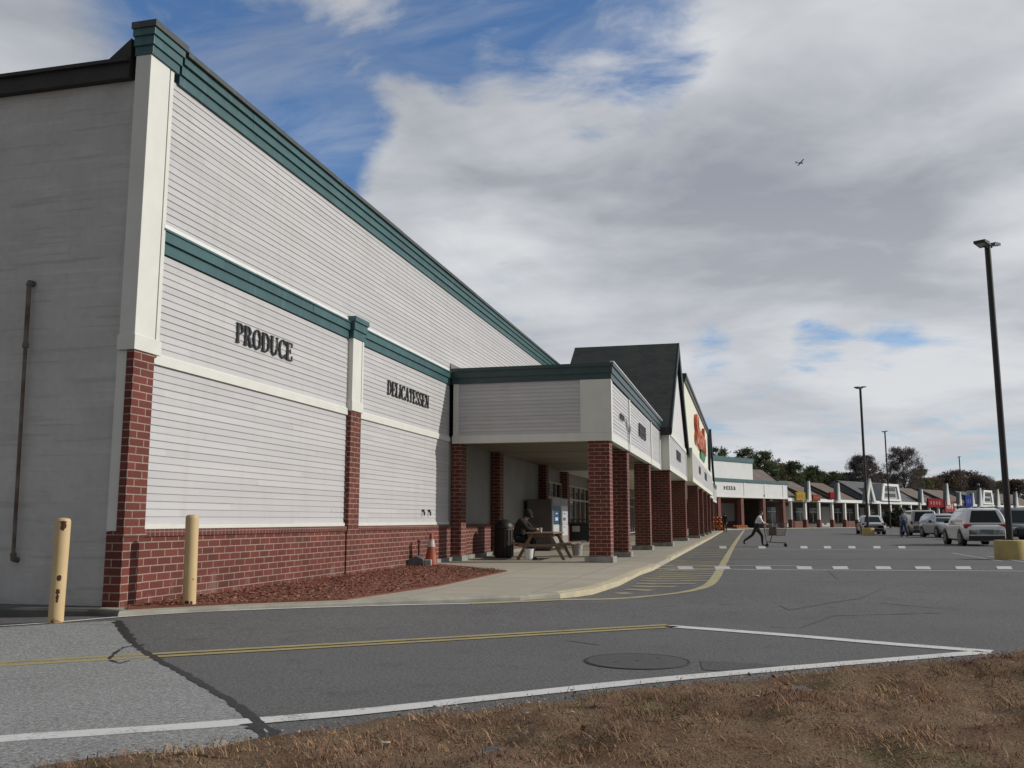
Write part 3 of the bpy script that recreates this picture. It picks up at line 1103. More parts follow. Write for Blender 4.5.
def bay(y0, y1):
    xb = -2.93
    yc, zp, ze = (y0 + y1) / 2, 9.62, 4.95
    b = MB()
    b.box(XF, xb - .02, y0, y1, 3.24, 5.0)
    body = P(b, 'entrance_bay', M['trim'])
    b = MB(); lap(b, (xb - .022, y0 + .3, 0), (0, 1, 0), (1, 0, 0), y1 - y0 - .6, 3.45, 4.72)
    P(b, 'bay_siding', M['siding'], body)
    b = MB()
    b.box(xb - .02, xb + .02, y0 - .01, y0 + .3, 3.235, 4.90)
    b.box(xb - .02, xb + .02, y1 - .3, y1 + .01, 3.235, 4.90)
    b.box(xb - .02, xb + .015, y0 + .3, y1 - .3, 3.23, 3.45)
    b.box(xb - .02, xb + .025, y0 + .3, y1 - .3, 4.72, 4.92)
    P(b, 'bay_trim', M['trim'], body)
    b = MB()
    b.prism([(xb - .03, y0 + .1, 4.93), (xb - .03, y1 - .1, 4.93), (xb - .03, yc, zp - .22)], (-.2, 0, 0))
    P(b, 'gable_panel', white_gable, body)
    # steep roof slabs
    b = MB()
    for s in (-1, 1):
        e = y0 - .3 if s < 0 else y1 + .3
        zt = .24
        sl = (zp - ze) / abs(yc - e)
        b.prism([(-7.85, e, ze), (-7.85, yc, zp), (-7.85, yc, zp - .36), (-7.85, e, ze - .3)], (7.85 - 2.80, 0, 0))
    rf = P(b, 'gable_roof', M['shingle'], body)
    b = MB()
    for s in (-1, 1):
        e = y0 - .33 if s < 0 else y1 + .33
        wd_ = .34 if s < 0 else .62
        b.prism([(-2.80, e, ze + .02), (-2.80, yc, zp + .02), (-2.80, yc, zp - wd_), (-2.80, e, ze - wd_ * .8)], (.03, 0, 0))
    P(b, 'rake_board', mat('rake_board_green', (.03, .05, .045), (.022, .04, .036), 3, .5, coords='pos'), rf)
    for ya, yb in ((y0 - .34, y0 - .02), (y1 + .02, y1 + .34)):
        b = MB(); b.box(-7.5, -2.83, ya, yb, 4.66, 4.94)
        P(b, 'eave_box', M['dark_fascia'], rf)


bay(38.6, 50.5)
bay(82.6, 94.5)

# tower between the bays
b = MB(); b.box(-7.4, -2.95, 50.56, 82.5, 3.25, 8.62)
tw = P(b, 'sign_tower', M['tower'])
b = MB()
b.box(-7.6, -2.86, 50.45, 82.6, 8.62, 8.84); b.box(-7.65, -2.80, 50.4, 82.65, 8.845, 9.06)
P(b, 'tower_cap', M['dark_teal'], tw)
b = MB(); b.box(-2.96, -2.62, 50.75, 82.3, 3.24, 5.05)
lf = P(b, 'canopy_fascia', M['tower'], tw)
b = MB(); lap(b, (-2.625, 51.1, 0), (0, 1, 0), (1, 0, 0), 30.9, 3.5, 4.85)
P(b, 'canopy_siding', M['siding'], lf)

# ------------------------------------------------------------------ lettering
def arc(b, cx, cy, rx, ry, tx, ty, a0, a1, n=18):
    """stroke of an ellipse, thick at the sides and thin at top and foot"""
    out = []
    for i in range(n):
        q = []
        for a in (a0 + (a1 - a0) * i / n, a0 + (a1 - a0) * (i + 1) / n):
            a = R(a)
            q.append((cx + rx * math.cos(a), cy + ry * math.sin(a)))
            q.append((cx + (rx - tx) * math.cos(a), cy + (ry - ty) * math.sin(a)))
        out.append([q[0], q[2], q[3], q[1]])
    return out


def bx(x0, y0, x1, y1): return [(x0, y0), (x1, y0), (x1, y1), (x0, y1)]


def stem(x, w=.17): return [bx(x, 0, x + w, 1), bx(x - .07, 0, x + w + .07, .05), bx(x - .07, .95, x + w + .07, 1)]


def diag(x0, y0, x1, y1, w): return [(x0, y0), (x0 + w, y0), (x1 + w, y1), (x1, y1)]


GL = {
    'P': (.70, stem(.09) + arc(0, .32, .735, .32, .265, .15, .055, -90, 90) + [bx(.2, .945, .33, 1), bx(.2, .47, .33, .525)]),
    'R': (.80, stem(.09) + arc(0, .32, .745, .31, .255, .15, .055, -90, 90) + [bx(.2, .945, .33, 1), bx(.2, .49, .33, .545), diag(.56, 0, .30, .52, .18), bx(.52, 0, .80, .05)]),
    'O': (.84, arc(0, .40, .5, .385, .52, .165, .05, 0, 360, 36)),
    'D': (.84, stem(.09) + arc(0, .36, .5, .42, .5, .165, .05, -90, 90, 24) + [bx(.2, .95, .37, 1), bx(.2, 0, .37, .05)]),
    'U': (.84, [bx(.09, .33, .26, 1), bx(.02, .95, .34, 1), bx(.64, .33, .69, 1), bx(.56, .95, .78, 1)] + arc(0, .39, .34, .30, .36, .145, .055, 180, 360, 20)),
    'C': (.78, arc(0, .41, .5, .385, .52, .165, .05, 42, 318, 30) + [bx(.66, .70, .71, 1.0), bx(.66, .0, .71, .26)]),
    'E': (.74, stem(.09) + [bx(.2, .95, .62, 1), bx(.2, 0, .66, .05), bx(.2, .48, .46, .53), bx(.57, .74, .62, 1), bx(.61, 0, .66, .28), bx(.42, .38, .47, .63)]),
    'L': (.70, stem(.09) + [bx(.2, 0, .64, .05), bx(.59, 0, .64, .30)]),
    'I': (.40, stem(.10)),
    'A': (.84, [diag(.06, 0, .36, 1, .055), diag(.56, 0, .33, 1, .18), bx(.2, .3, .6, .35), bx(0, 0, .22, .05), bx(.48, 0, .82, .05)]),
    'T': (.76, [bx(.29, 0, .46, 1), bx(.2, 0, .55, .05), bx(.04, .95, .71, 1), bx(.04, .70, .09, 1), bx(.66, .70, .71, 1)]),
    'S': (.66, arc(0, .32, .745, .27, .275, .13, .055, 35, 270, 18) + arc(0, .33, .265, .28, .285, .15, .055, -145, 90, 18) + [bx(.52, .74, .57, 1), bx(.05, 0, .10, .28)]),
    'N': (.86, [bx(.12, 0, .17, 1), bx(.66, 0, .71, 1), diag(.56, 0, .08, 1, .2), bx(.02, 0, .28, .05), bx(.56, .95, .82, 1), bx(.0, .95, .2, 1)]),
}


def word(text, origin, u, nrm, h, width, depth=.05):
    """serif capitals standing proud of a wall, fitted to a width"""
    tot = sum(GL[c][0] for c in text)
    sx = width / tot
    o, u, nrm = Vector(origin), Vector(u), Vector(nrm)
    b = MB()
    x = 0
    for ci, c in enumerate(text):
        for si, poly in enumerate(GL[c][1]):
            e = .0007 * (si % 7)
            pts = [o + u * ((x + p[0]) * sx) + Vector((0, 0, p[1] * h)) - nrm * (.0) for p in poly]
            b.prism(pts, nrm * (depth + e))
        x += GL[c][0]
    return b


b = word('PRODUCE', (XS + .022, 12.78, 3.95), (0, 1, 0), (1, 0, 0), .315, 1.90, .018)
tag(b.build('wall_lettering', M['black']), 'black serif letters PRODUCE on the white clapboard wall', 'sign letters', 'department lettering on the facade')
b = word('DELICATESSEN', (XS + .022, 19.18, 3.97), (0, 1, 0), (1, 0, 0), .315, 2.84, .014)
tag(b.build('wall_lettering', M['black']), 'black serif letters DELICATESSEN between pilaster and porch', 'sign letters', 'department lettering on the facade')


def blur_word(o, u, nrm, h, w, n, label, m=None, seed=1, name='wall_lettering', depth=.04):
    """dark lettering too far off to read: only its uneven upright strokes"""
    rr = random.Random(seed)
    o, u, nrm = Vector(o), Vector(u), Vector(nrm)
    b = MB()
    for i in range(n):
        x = w * (i + .1) / n
        s = w / n
        b.prism([o + u * x, o + u * (x + s * .36), o + u * (x + s * .36) + Vector((0, 0, h)), o + u * x + Vector((0, 0, h))], nrm * depth)
        for k in rr.sample((0, .44, .84), rr.choice((1, 2, 2))):
            p = o + u * (x + s * .34) + Vector((0, 0, h * k))
            b.prism([p, p + u * s * .38, p + u * s * .38 + Vector((0, 0, h * .16)), p + Vector((0, 0, h * .16))], nrm * (depth * .9))
    return tag(b.build(name, m or M['black']), label, 'sign letters', 'department lettering on the facade')


grey_l = mat('grey_letter', (.05, .05, .055), (.07, .07, .075), 10, .5)
blur_word((PXF + .0, 25.5, 3.98), (0, 1, 0), (1, 0, 0), .14, .9, 4, 'tiny dark lettering on the first porch fascia panel', grey_l, 3)
blur_word((PXF + .0, 30.3, 3.92), (0, 1, 0), (1, 0, 0), .42, 2.1, 6, 'tall grey lettering on the second porch fascia panel', grey_l, 4)
blur_word((-2.93, 43.0, 3.95), (0, 1, 0), (1, 0, 0), .42, 2.6, 7, 'grey lettering under the big shingled entrance gable', grey_l, 5)
blur_word((-2.62, 57.5, 4.0), (0, 1, 0), (1, 0, 0), .45, 2.4, 4, 'grey lettering below the orange sign, nearer group', grey_l, 6)
blur_word((-2.62, 66, 4.0), (0, 1, 0), (1, 0, 0), .5, 3.6, 5, 'grey lettering below the green emblem, farther group', grey_l, 7)

# big orange lettering and green emblem on the tower
cu = bpy.data.curves.new('orange', 'FONT')
cu.body = "Shaw's"
cu.size = 2.6
cu.extrude = .09
cu.offset = .055
to = bpy.data.objects.new('orange_tmp', cu)
COL.objects.link(to)
bpy.context.view_layer.update()
me = bpy.data.meshes.new_from_object(to.evaluated_get(bpy.context.evaluated_depsgraph_get()))
bpy.data.objects.remove(to)
xs_ = [v.co.x for v in me.vertices]
wd = max(xs_) - min(xs_)
for v in me.vertices:
    x, y, z = v.co
    v.co = (z, (x - min(xs_)) * 14.5 / wd, y)
me.name = 'tower_sign'
me.materials.clear()
me.materials.append(mat('orange_sign_face', (.56, .115, .022), (.47, .09, .02), 4, .4))
me.flip_normals()
o = bpy.data.objects.new('tower_sign', me)
COL.objects.link(o)
o.location = (-2.84, 60.0, 6.15)
tag(o, 'huge orange letters high on the cream tower wall', 'sign')
b = MB()
leaf = [(0, 0), (1.2, -.35), (3.0, -.45), (5.2, -.3), (7.5, .15), (8.3, .55), (6.6, .75), (5.2, .62), (4.4, 1.35), (3.6, .7), (2.2, .75), (1.0, .45)]
b.prism([(-2.948, 66.5 + p[0], 5.75 + p[1]) for p in leaf], (.12, 0, 0))
tag(b.build('tower_emblem', mat('green_emblem', (.012, .16, .05), (.01, .13, .04), 4, .4)), 'green leaf shaped emblem under the orange tower letters', 'sign')
# ------------------------------------------------------------------ strip of small shops
SP0 = Vector((5.6, 133.0, 0))
su = Vector((.51, .86, 0)).normalized()
sn = Vector((su.y, -su.x, 0))     # towards the lot
sang = math.atan2(su.y, su.x)


def tpx(px):
    """distance along the strip that stands at a given bearing"""
    d = ray(px, 520)
    k = d.x / d.y
    return (SP0.x - k * SP0.y) / (k * su.y - su.x)


def tpo(px, off):
    """the same on a line set back from the shop front"""
    d = ray(px, 520)
    k = d.x / d.y
    q = SP0 - sn * off
    return (q.x - k * q.y) / (k * su.y - su.x)


def SPt(t, n, z): p = SP0 + su * t + sn * n; return (p.x, p.y, z)


# ------------------------------------------------------------------ corner shop: the pale first unit of the row
cs = thing('corner_shop', 'low white wing with teal roof line closing the far end of the supermarket', 'building', SP0, sang)


def W(b, name, m, parent=None, **k): return b.build(name, m, parent or cs, **k)


wpan = mat('shade_wall_panel', (.34, .34, .33), (.29, .29, .28), .6, .7, coords='pos')  # white panel darkened, shade under the canopy painted into its colour
white_panel = mat('white_panel', (.66, .66, .65), (.61, .61, .60), .6, .6, coords='pos')
T0 = tpx(709)
T1 = tpx(768)
b = MB(); b.box(T0 - 2, T1, 2.0, 14, 6.36, 8.75)
up = W(b, 'upper_box', white_panel)
b = MB(); b.box(T0 - 2.1, T1 + .12, 1.88, 14.2, 8.75, 9.35)
W(b, 'upper_cap', M['teal'], up)
b = MB(); b.box(T0, -.25, -.3, .3, 4.05, 5.95)
fa = W(b, 'canopy_fascia', white_panel)
b = MB(); b.box(T0, -.15, -.42, 7.2, 5.95, 6.35); W(b, 'canopy_band', M['teal'], fa)
b = MB()
for px in (743.5, 764, 782.5): t_ = tpx(px); b.box(t_ - .2, t_ + .2, -.345, -.305, 4.2, 5.95)
b.box(T0, -.2, -.36, -.305, 4.0, 4.22)
W(b, 'canopy_trim', M['trim'], fa)
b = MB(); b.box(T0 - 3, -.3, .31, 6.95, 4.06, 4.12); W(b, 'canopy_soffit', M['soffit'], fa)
for px in (718, 741, 763, 783):
    t_ = tpx(px)
    b = MB(); b.box(t_ - .32, t_ + .32, -.28, .3, WZ, 4.05); W(b, 'shop_column', M['brick'])
b = MB(); b.box(T0 - 6, -.3, 7.0, 14.5, 0, 5.9); bw = W(b, 'shop_wall', M['brick'])
for pa, pb in ((719, 734), (746, 754.5)):
    b = MB(); b.box(tpo(pa, 7), tpo(pb, 7), 6.91, 6.99, 1.05, 3.5); W(b, 'wall_panel', wpan, bw)
for pa, pb, z1 in ((745.5, 754, 1.0), (765, 770, 3.0), (772, 780, 3.0)):
    b = MB(); b.box(tpo(pa, 7), tpo(pb, 7), 6.85, 6.98, .25, z1); W(b, 'shop_window', M['glass'], bw)
b = MB(); b.box(tpo(770.6, 7), tpo(771.4, 7), 6.83, 6.98, .2, 3.4); W(b, 'door_post', M['flash'], bw)
blur_word(SPt(tpx(722.5), .305, 4.95), su, sn, .45, tpx(735) - tpx(722.5), 5, 'small dark lettering on the far white wing fascia', grey_l, 8)

st = thing('shopping_strip', 'long row of small brown roofed shops with white posts across the lot', 'building', SP0, sang)
# local frame: x along the strip, y = away from the lot


def T(b, name, m, parent=None, **k): return b.build(name, m, parent or st, **k)


EZ = 3.75
LEN = tpx(1062)
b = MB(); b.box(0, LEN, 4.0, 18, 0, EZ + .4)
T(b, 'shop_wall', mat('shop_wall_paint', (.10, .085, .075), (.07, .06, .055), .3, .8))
b = MB(); b.box(-.3, LEN, -.3, 4.2, EZ - .02, EZ + .06); T(b, 'porch_ceiling', mat('shop_soffit', (.35, .33, .3)))
b = MB(); b.box(-.3, LEN, -.42, -.15, EZ, EZ + .42); T(b, 'eave_fascia', mat('white_eave', (.78, .78, .76), (.7, .7, .69), 1, .6))
b = MB(); b.box(-.3, LEN, 9, 18.5, EZ + .4, EZ + .8); T(b, 'flat_roof', M['roofing'])
units = [(757, 798, 805, 'brown_shingle'), (807, 827, 0, 'brown_shingle'), (837, 857, 834.5, 'brown_shingle'), (869, 918, 0, 'grey_shingle'), (921, 943, 919, 'brown_shingle'), (948, 972, 0, 'brown_shingle'), (982, 996, 0, 'grey_shingle'), (1002, 1040, 0, 'brown_shingle')]
RZ = 7.6
bayglass = mat('shop_glass', (.03, .036, .038), (.05, .055, .06), .5, .12)
post_m = mat('white_post', (.78, .78, .77), (.7, .7, .69), 2, .6)
for i, (pa, pb, spike, ms) in enumerate(units):
    ta, tb = (-6.5 if i == 0 else tpx(pa)), tpx(pb)
    RZ = 8.3 if i == 0 else (7.5 if i == 3 else 6.9)
    b = MB()
    b.prism([(ta, -.35, EZ + .42), (ta, 5.2, RZ), (ta, 10.6, EZ + .42)], (tb - ta, 0, 0))
    rf = T(b, 'shop_roof', M[ms])
    for x in (ta - .06, tb + .003):
        b = MB(); b.prism([(x, -.40, EZ + .42), (x, -.40, EZ + .68), (x, 5.2, RZ + .16), (x, 5.2, RZ - .12)], (.06, 0, 0))
        T(b, 'verge_board', M['dark_fascia'], rf)
gab_m = mat('gable_white', (.60, .61, .60), (.52, .53, .52), 1, .7)
GSL = mat('gable_slope_grey', (.13, .15, .15), (.10, .12, .12), .5, .8)
# white cross gables at the near end of the units
for px, w, top in ((804.8, .85, 6.6), (834.5, .85, 6.6), (866.5, 3.7, 7.6), (918.6, .9, 6.4), (944.5, 1.5, 7.7), (957, 1.0, 6.3), (970, 1.0, 6.3), (977.8, 1.5, 7.3), (995.5, 1.7, 7.3), (1014, 1.6, 7.1)):
    t = tpx(px)
    b = MB()
    y0 = -.95
    if w > 3.5:
        for s in (-1, 1):
            b.prism([(t + s * w / 2, y0, EZ + .1), (t + s * w * .27, y0, EZ + .1), (t + s * .02, y0, top - 1.3), (t + s * .02, y0, top)], (0, .25, 0))
    else:
        b.prism([(t - w / 2, y0, EZ + .1), (t + w / 2, y0, EZ + .1), (t + .14, y0, top), (t - .14, y0, top)], (0, .22, 0))
    g = T(b, 'white_gable', gab_m)
    b = MB()
    b.prism([(t - w / 2 + .02, y0 + .26, EZ + .44), (t, y0 + .26, top - .12), (t + w / 2 - .02, y0 + .26, EZ + .44)], (0, .5, 0))
    T(b, 'gable_roof', GSL, g)
# framed sign dormers
for px0, px1, nm in ((879, 899, 1), (981, 992, 2)):
    t0, t1 = tpx(px0), tpx(px1)
    b = MB()
    ins = (t1 - t0) * .12
    z0, z1 = EZ + .5, EZ + 3.2
    A4 = [(t0, z0), (t1, z0), (t1 - ins, z1), (t0 + ins, z1)]
    b.prism([(x, -.45, z) for x, z in A4], (0, 3.0, 0))
    d = T(b, 'sign_dormer', mat('dormer_face', (.33, .36, .35), (.28, .3, .3), 1, .7))
    b = MB()
    fr = .38
    b.prism([(t0, -.62, z0), (t0 + fr * 2, -.62, z0), (t0 + ins + fr * 2, -.62, z1), (t0 + ins, -.62, z1)], (0, .165, 0))
    b.prism([(t1 - fr * 2, -.62, z0), (t1, -.62, z0), (t1 - ins, -.62, z1), (t1 - ins - fr * 2, -.62, z1)], (0, .165, 0))
    b.box(t0 + ins, t1 - ins, -.65, -.46, z1 - fr, z1 + .02)
    b.box(t0 + .3, t1 - .3, -.65, -.46, z0 - .02, z0 + fr * .7)
    T(b, 'dormer_frame', post_m, d)
    b = MB()
    for k in range(2):
        for q in range(7):
            x = t0 + ins + (t1 - t0 - 2 * ins) * (.15 + .7 * q / 7)
            b.box(x, x + (t1 - t0) * .05, -.50, -.453, z0 + .62 + k * .95, z0 + .62 + k * .95 + .55)
    T(b, 'dormer_lettering', grey_l, d)
# posts on brick piers, windows behind
k = 0
t = .6
while t < LEN:
    b = MB(); b.box(t, t + .36, -.30, .06, 1.25, EZ); po = T(b, 'porch_post', post_m)
    b = MB(); b.box(t - .1, t + .46, -.40, .16, 0, 1.25); T(b, 'post_pier', M['brick'], po)
    if k % 3 != 1:
        b = MB(); b.box(t + .9, t + 3.3, 3.86, 3.99, .9 if k % 2 else .2, 3.0)
        w = T(b, 'shop_window', bayglass)
        b = MB(); b.box(t + 2.05, t + 2.15, 3.80, 3.855, .9 if k % 2 else .2, 3.0); b.box(t + .9, t + 3.3, 3.80, 3.855, 2.35, 2.43); T(b, 'window_frame', M['flash'], w)
    else:
        b = MB(); b.box(t + .8, t + 3.5, 3.85, 3.99, .2, 3.2); T(b, 'white_door', mat('white_shop_door', (.5, .5, .49)))
    if k % 4 == 0:
        b = MB(); b.box(t + .9, t + 3.2, -.25, .02, .13, 1.05); T(b, 'brick_half_wall', M['brick'])
    t += 4.1; k += 1
b = MB(); b.prism([SPt(T0 - 4, -5, -.05), SPt(T0 - 1, 2.2, -.05), SPt(LEN, 2.2, -.05), SPt(LEN, -5, -.05)], (0, 0, WZ + .06))
tag(b.build('strip_sidewalk', M['concrete']), 'pale concrete walk in front of the small shops', 'sidewalk', kind='structure')

sign_cols = {}


def strip_sign(name, p0, p1, z0, z1, c, label, off=-.75, thick=.25, blob=None, dots=None):
    t0, t1 = tpx(p0), tpx(p1)
    r = thing(name, label, 'sign', SPt(t0, -off, 0), sang)
    b = MB(); b.box(0, t1 - t0, 0, thick, z0, z1)
    b.build('sign_board', mat(name + '_board', c, tuple(x * .85 for x in c), 1, .7, spec=.08), r, bevel=.03)
    if blob:
        b = MB()
        w = t1 - t0
        nd = dots or 5
        zc = (z0 + z1) / 2
        top, bot = [], []
        for q in range(nd):
            x = w * (.12 + .76 * q / nd)
            h = (z1 - z0) * (.45 if q % 2 else .36)
            top += [(x, zc + .02), (x, zc + h / 2), (x + w * .09, zc + h / 2), (x + w * .09, zc + .02)]
            bot += [(x, zc - .02), (x, zc - h / 2), (x + w * .09, zc - h / 2), (x + w * .09, zc - .02)]
        b.prism([(x, -.035, z) for x, z in top + bot[::-1]], (0, .033, 0))
        b.build('sign_lettering', mat(name + '_letters', blob), r)
    return r


strip_sign('yellow_shop_sign', 792.5, 801.5, 3.9, 5.0, (.34, .26, .03), 'yellow shop sign at the near end of the brown roofed row', blob=(.5, .12, .02), dots=4)
strip_sign('red_shop_sign', 809, 816.5, 3.9, 4.75, (.24, .05, .02), 'orange red fascia sign next to the yellow one', blob=(.34, .1, .06), dots=4)
strip_sign('red_banner', 826.5, 831, 4.3, 5.2, (.24, .012, .014), 'small red shop sign hung on the second grey gable')
strip_sign('red_long_sign', 925, 940, 3.4, 4.9, (.20, .008, .014), 'long deep red fascia sign above the parked silver cars', blob=(.32, .1, .1), dots=4)
strip_sign('red_white_sign', 942, 951, 2.6, 4.6, (.33, .05, .05), 'red and white shop sign under the taller white gable', blob=(.55, .5, .5), dots=4)
strip_sign('blue_shop_sign', 959.5, 966.5, 3.6, 5.7, (.010, .03, .19), 'tall blue sign between two white gables above the white car', off=-1.3, blob=(.06, .1, .32), dots=3)
strip_sign('blue_window_sign', 872, 876, 2.1, 3.0, (.05, .12, .4), 'small blue window sign under the grey roofed shop', off=2.5)

# low planting in front of the strip
def shrub(name, label, c, w, h, m, n=260, seed=0):
    rr = np.random.default_rng(seed)
    u = rr.normal(size=(n, 3)); u /= np.linalg.norm(u, axis=1)[:, None]
    p = u * rr.uniform(.55, 1, n)[:, None] * np.array([w, w * .7, h * .5]) + np.array([0, 0, h * .52])
    a = rr.normal(size=(n, 3)); a /= np.linalg.norm(a, axis=1)[:, None]
    bb = np.cross(a, rr.normal(size=(n, 3))); bb /= np.linalg.norm(bb, axis=1)[:, None]
    s = rr.uniform(.06, .13, n)[:, None] * (h / 1.2)
    V = np.stack([p - a * s - bb * s, p + a * s - bb * s, p + a * s + bb * s, p - a * s + bb * s], 1).reshape(-1, 3)
    me = bpy.data.meshes.new(name)
    me.from_pydata(V.tolist(), [], np.arange(4 * n).reshape(-1, 4).tolist())
    me.materials.append(m)
    o = bpy.data.objects.new(name, me); COL.objects.link(o); o.location = c
    return tag(o, label, 'shrub')


dk = mat('dark_shrub_leaf', (.03, .04, .02), (.05, .05, .03), 4, .8)
q = SP0 + su * tpx(888) + sn * 3.0
shrub('shrub', 'dark round shrub behind the silver sedan in front of the shops', (q.x, q.y, .0), 3.6, 3.0, dk, 500, 2)
q = SP0 + su * tpx(899) + sn * 3.0
shrub('shrub', 'dark shrub left of the tan wagon in front of the shops', (q.x, q.y, 0), 2.8, 2.6, dk, 400, 3)

# ------------------------------------------------------------------ trees
def leafcol(name, a, b):
    n = N(name); p = n.pos()
    n.col(n.mix(n.rng(n.noise(p, .8, 4), .35, .65), a, b)); n.rough(.9)
    n.bsdf.inputs['Specular IOR Level'].default_value = .1
    tr = n.n('ShaderNodeBsdfTranslucent'); n.l(n.mix(n.rng(n.noise(p, .8, 4), .35, .65), a, b), tr.inputs[0])
    ms = n.n('ShaderNodeMixShader'); ms.inputs[0].default_value = .42
    n.l(n.bsdf.outputs[0], ms.inputs[1]); n.l(tr.outputs[0], ms.inputs[2]); n.l(ms.outputs[0], n.out.inputs[0])
    return n.mat


LEAF = {
    'green': [leafcol('leaf_green', (0.099, 0.134, 0.061), (0.162, 0.170, 0.090)), leafcol('leaf_green_dark', (0.059, 0.084, 0.042), (0.093, 0.112, 0.059))],
    'pine': [leafcol('pine_needles', (0.062, 0.093, 0.057), (0.107, 0.135, 0.078)), leafcol('pine_dark', (0.039, 0.061, 0.038), (0.072, 0.090, 0.057))],
    'olive': [leafcol('leaf_olive', (0.170, 0.170, 0.082), (0.170, 0.170, 0.105)), leafcol('leaf_olive_dark', (0.103, 0.103, 0.055), (0.157, 0.138, 0.072))],
    'rust': [leafcol('leaf_rust', (0.165, 0.103, 0.072), (0.170, 0.144, 0.097)), leafcol('leaf_rust_dark', (0.089, 0.065, 0.051), (0.134, 0.096, 0.073))],
    'bare': [leafcol('twig_brown', (0.170, 0.138, 0.123), (0.170, 0.170, 0.170)), leafcol('twig_dark', (0.092, 0.077, 0.069), (0.138, 0.115, 0.104))],
}
BARK = mat('bark', (.05, .04, .032), (.08, .065, .05), 2, .9)


def tree(px, depth, ztop, width, kind, label, seed, zlow=.2, dens=1.0, name='tree'):
    """a tree standing at a bearing and distance: tapered trunk with limbs, crown of small leaf faces in clumps"""
    rr = np.random.default_rng(seed)
    d = ray(px, 520)
    hz = Vector((d.x, d.y, 0)) / Vector((d.x, d.y, 0)).dot(Vector((-math.sin(YAW), math.cos(YAW), 0)))
    pos = hz * depth
    r = thing(name, label, 'tree', (pos.x, pos.y, 0), rr.uniform(0, 6.28), 'trees behind the shops')
    H = ztop
    tr = max(.18, H * .018)
    b = MB()
    b.tube([(0, 0, -.1), (.1, .05, H * .3), (.0, .1, H * .62), (.1, 0, H * .9)], [tr, tr * .75, tr * .45, tr * .12], 7)
    cl = []
    nl = 13 if kind != 'pine' else 16
    for i in range(nl):
        f = .26 + .68 * (i + rr.uniform(0, .8)) / nl
        a = i * 2.4 + rr.uniform(-.4, .4)
        if kind == 'pine':
            rad = width * .5 * (1.08 - f) * 1.25 * rr.uniform(.75, 1.15)
            zz = H * f + rad * .08
        else:
            prof = math.sin(min(1, max(0, (f - .1) / .92)) * PI) ** .62
            rad = width * .5 * prof * rr.uniform(.6, 1.0)
            zz = H * f + rad * .42
        zz = min(zz, H * .97)
        e = (rad * math.cos(a), rad * math.sin(a), zz)
        b.tube([(0, .05, H * f * .82), (e[0] * .5, e[1] * .5, H * f * .9 + .2), e], [tr * .38, tr * .2, tr * .05], 5, cap=False)
        cl.append((e, rad))
    b.build('trunk', BARK, r, smooth=True)
    # clumps at limb ends, along limbs and through the crown volume
    C_ = []
    for e, rad in cl:
        for q in range(3):
            s = rr.uniform(.35, 1.05)
            C_.append((e[0] * s, e[1] * s, e[2] - (1 - s) * rad * .25))
    nex = 60 if kind != 'bare' else 260
    for _ in range(nex):
        f = rr.uniform(zlow, .97)
        if kind == 'pine': rad = width * .5 * (1.05 - f) * 1.2
        else: rad = width * .5 * math.sin(min(1, max(.03, (f - zlow * .6) / (1.03 - zlow * .6))) * PI) ** .55
        a = rr.uniform(0, 2 * PI); s = rr.uniform(.08, 1) ** .5
        C_.append((rad * s * math.cos(a), rad * s * math.sin(a), H * f))
    C_ = np.array(C_)
    n = int((10000 if kind != 'bare' else 15000) * dens)
    ci = rr.integers(0, len(C_), n)
    sz = width * (.080 if kind != 'bare' else .06)
    off = rr.normal(size=(n, 3)) * np.array([sz, sz, sz * .75]) * rr.uniform(.5, 1.25, n)[:, None]
    P_ = C_[ci] + off
    P_[:, 2] = np.minimum(P_[:, 2], H * rr.uniform(.95, 1.01, n))
    P_[:, 2] = np.maximum(P_[:, 2], .1)
    a = rr.normal(size=(n, 3)); a /= np.linalg.norm(a, axis=1)[:, None]
    c = np.cross(a, rr.normal(size=(n, 3))); c /= np.linalg.norm(c, axis=1)[:, None]
    if kind == 'bare':
        L, Wd = rr.uniform(.25, .6, n)[:, None], rr.uniform(.03, .07, n)[:, None]
        a[:, 2] = np.abs(a[:, 2])
    else:
        L = rr.uniform(.09, .21, n)[:, None] * (width / 9) ** .3
        Wd = L * rr.uniform(.5, .9, n)[:, None]
    V = np.stack([P_ - a * L - c * Wd, P_ + a * L - c * Wd, P_ + a * L + c * Wd, P_ - a * L + c * Wd], 1).reshape(-1, 3)
    me = bpy.data.meshes.new('crown')
    me.from_pydata(V.tolist(), [], np.arange(4 * n).reshape(-1, 4).tolist())
    for q in LEAF[kind]: me.materials.append(q)
    me.polygons.foreach_set('material_index', (rr.uniform(0, 1, len(C_))[ci] * .7 + rr.uniform(0, .5, n) > .55).astype(np.int32))
    me.update()
    o = bpy.data.objects.new('crown', me); COL.objects.link(o); o.parent = r
    return r


def ztop(y, depth): return CAMH + (520 - y) * depth / FPX


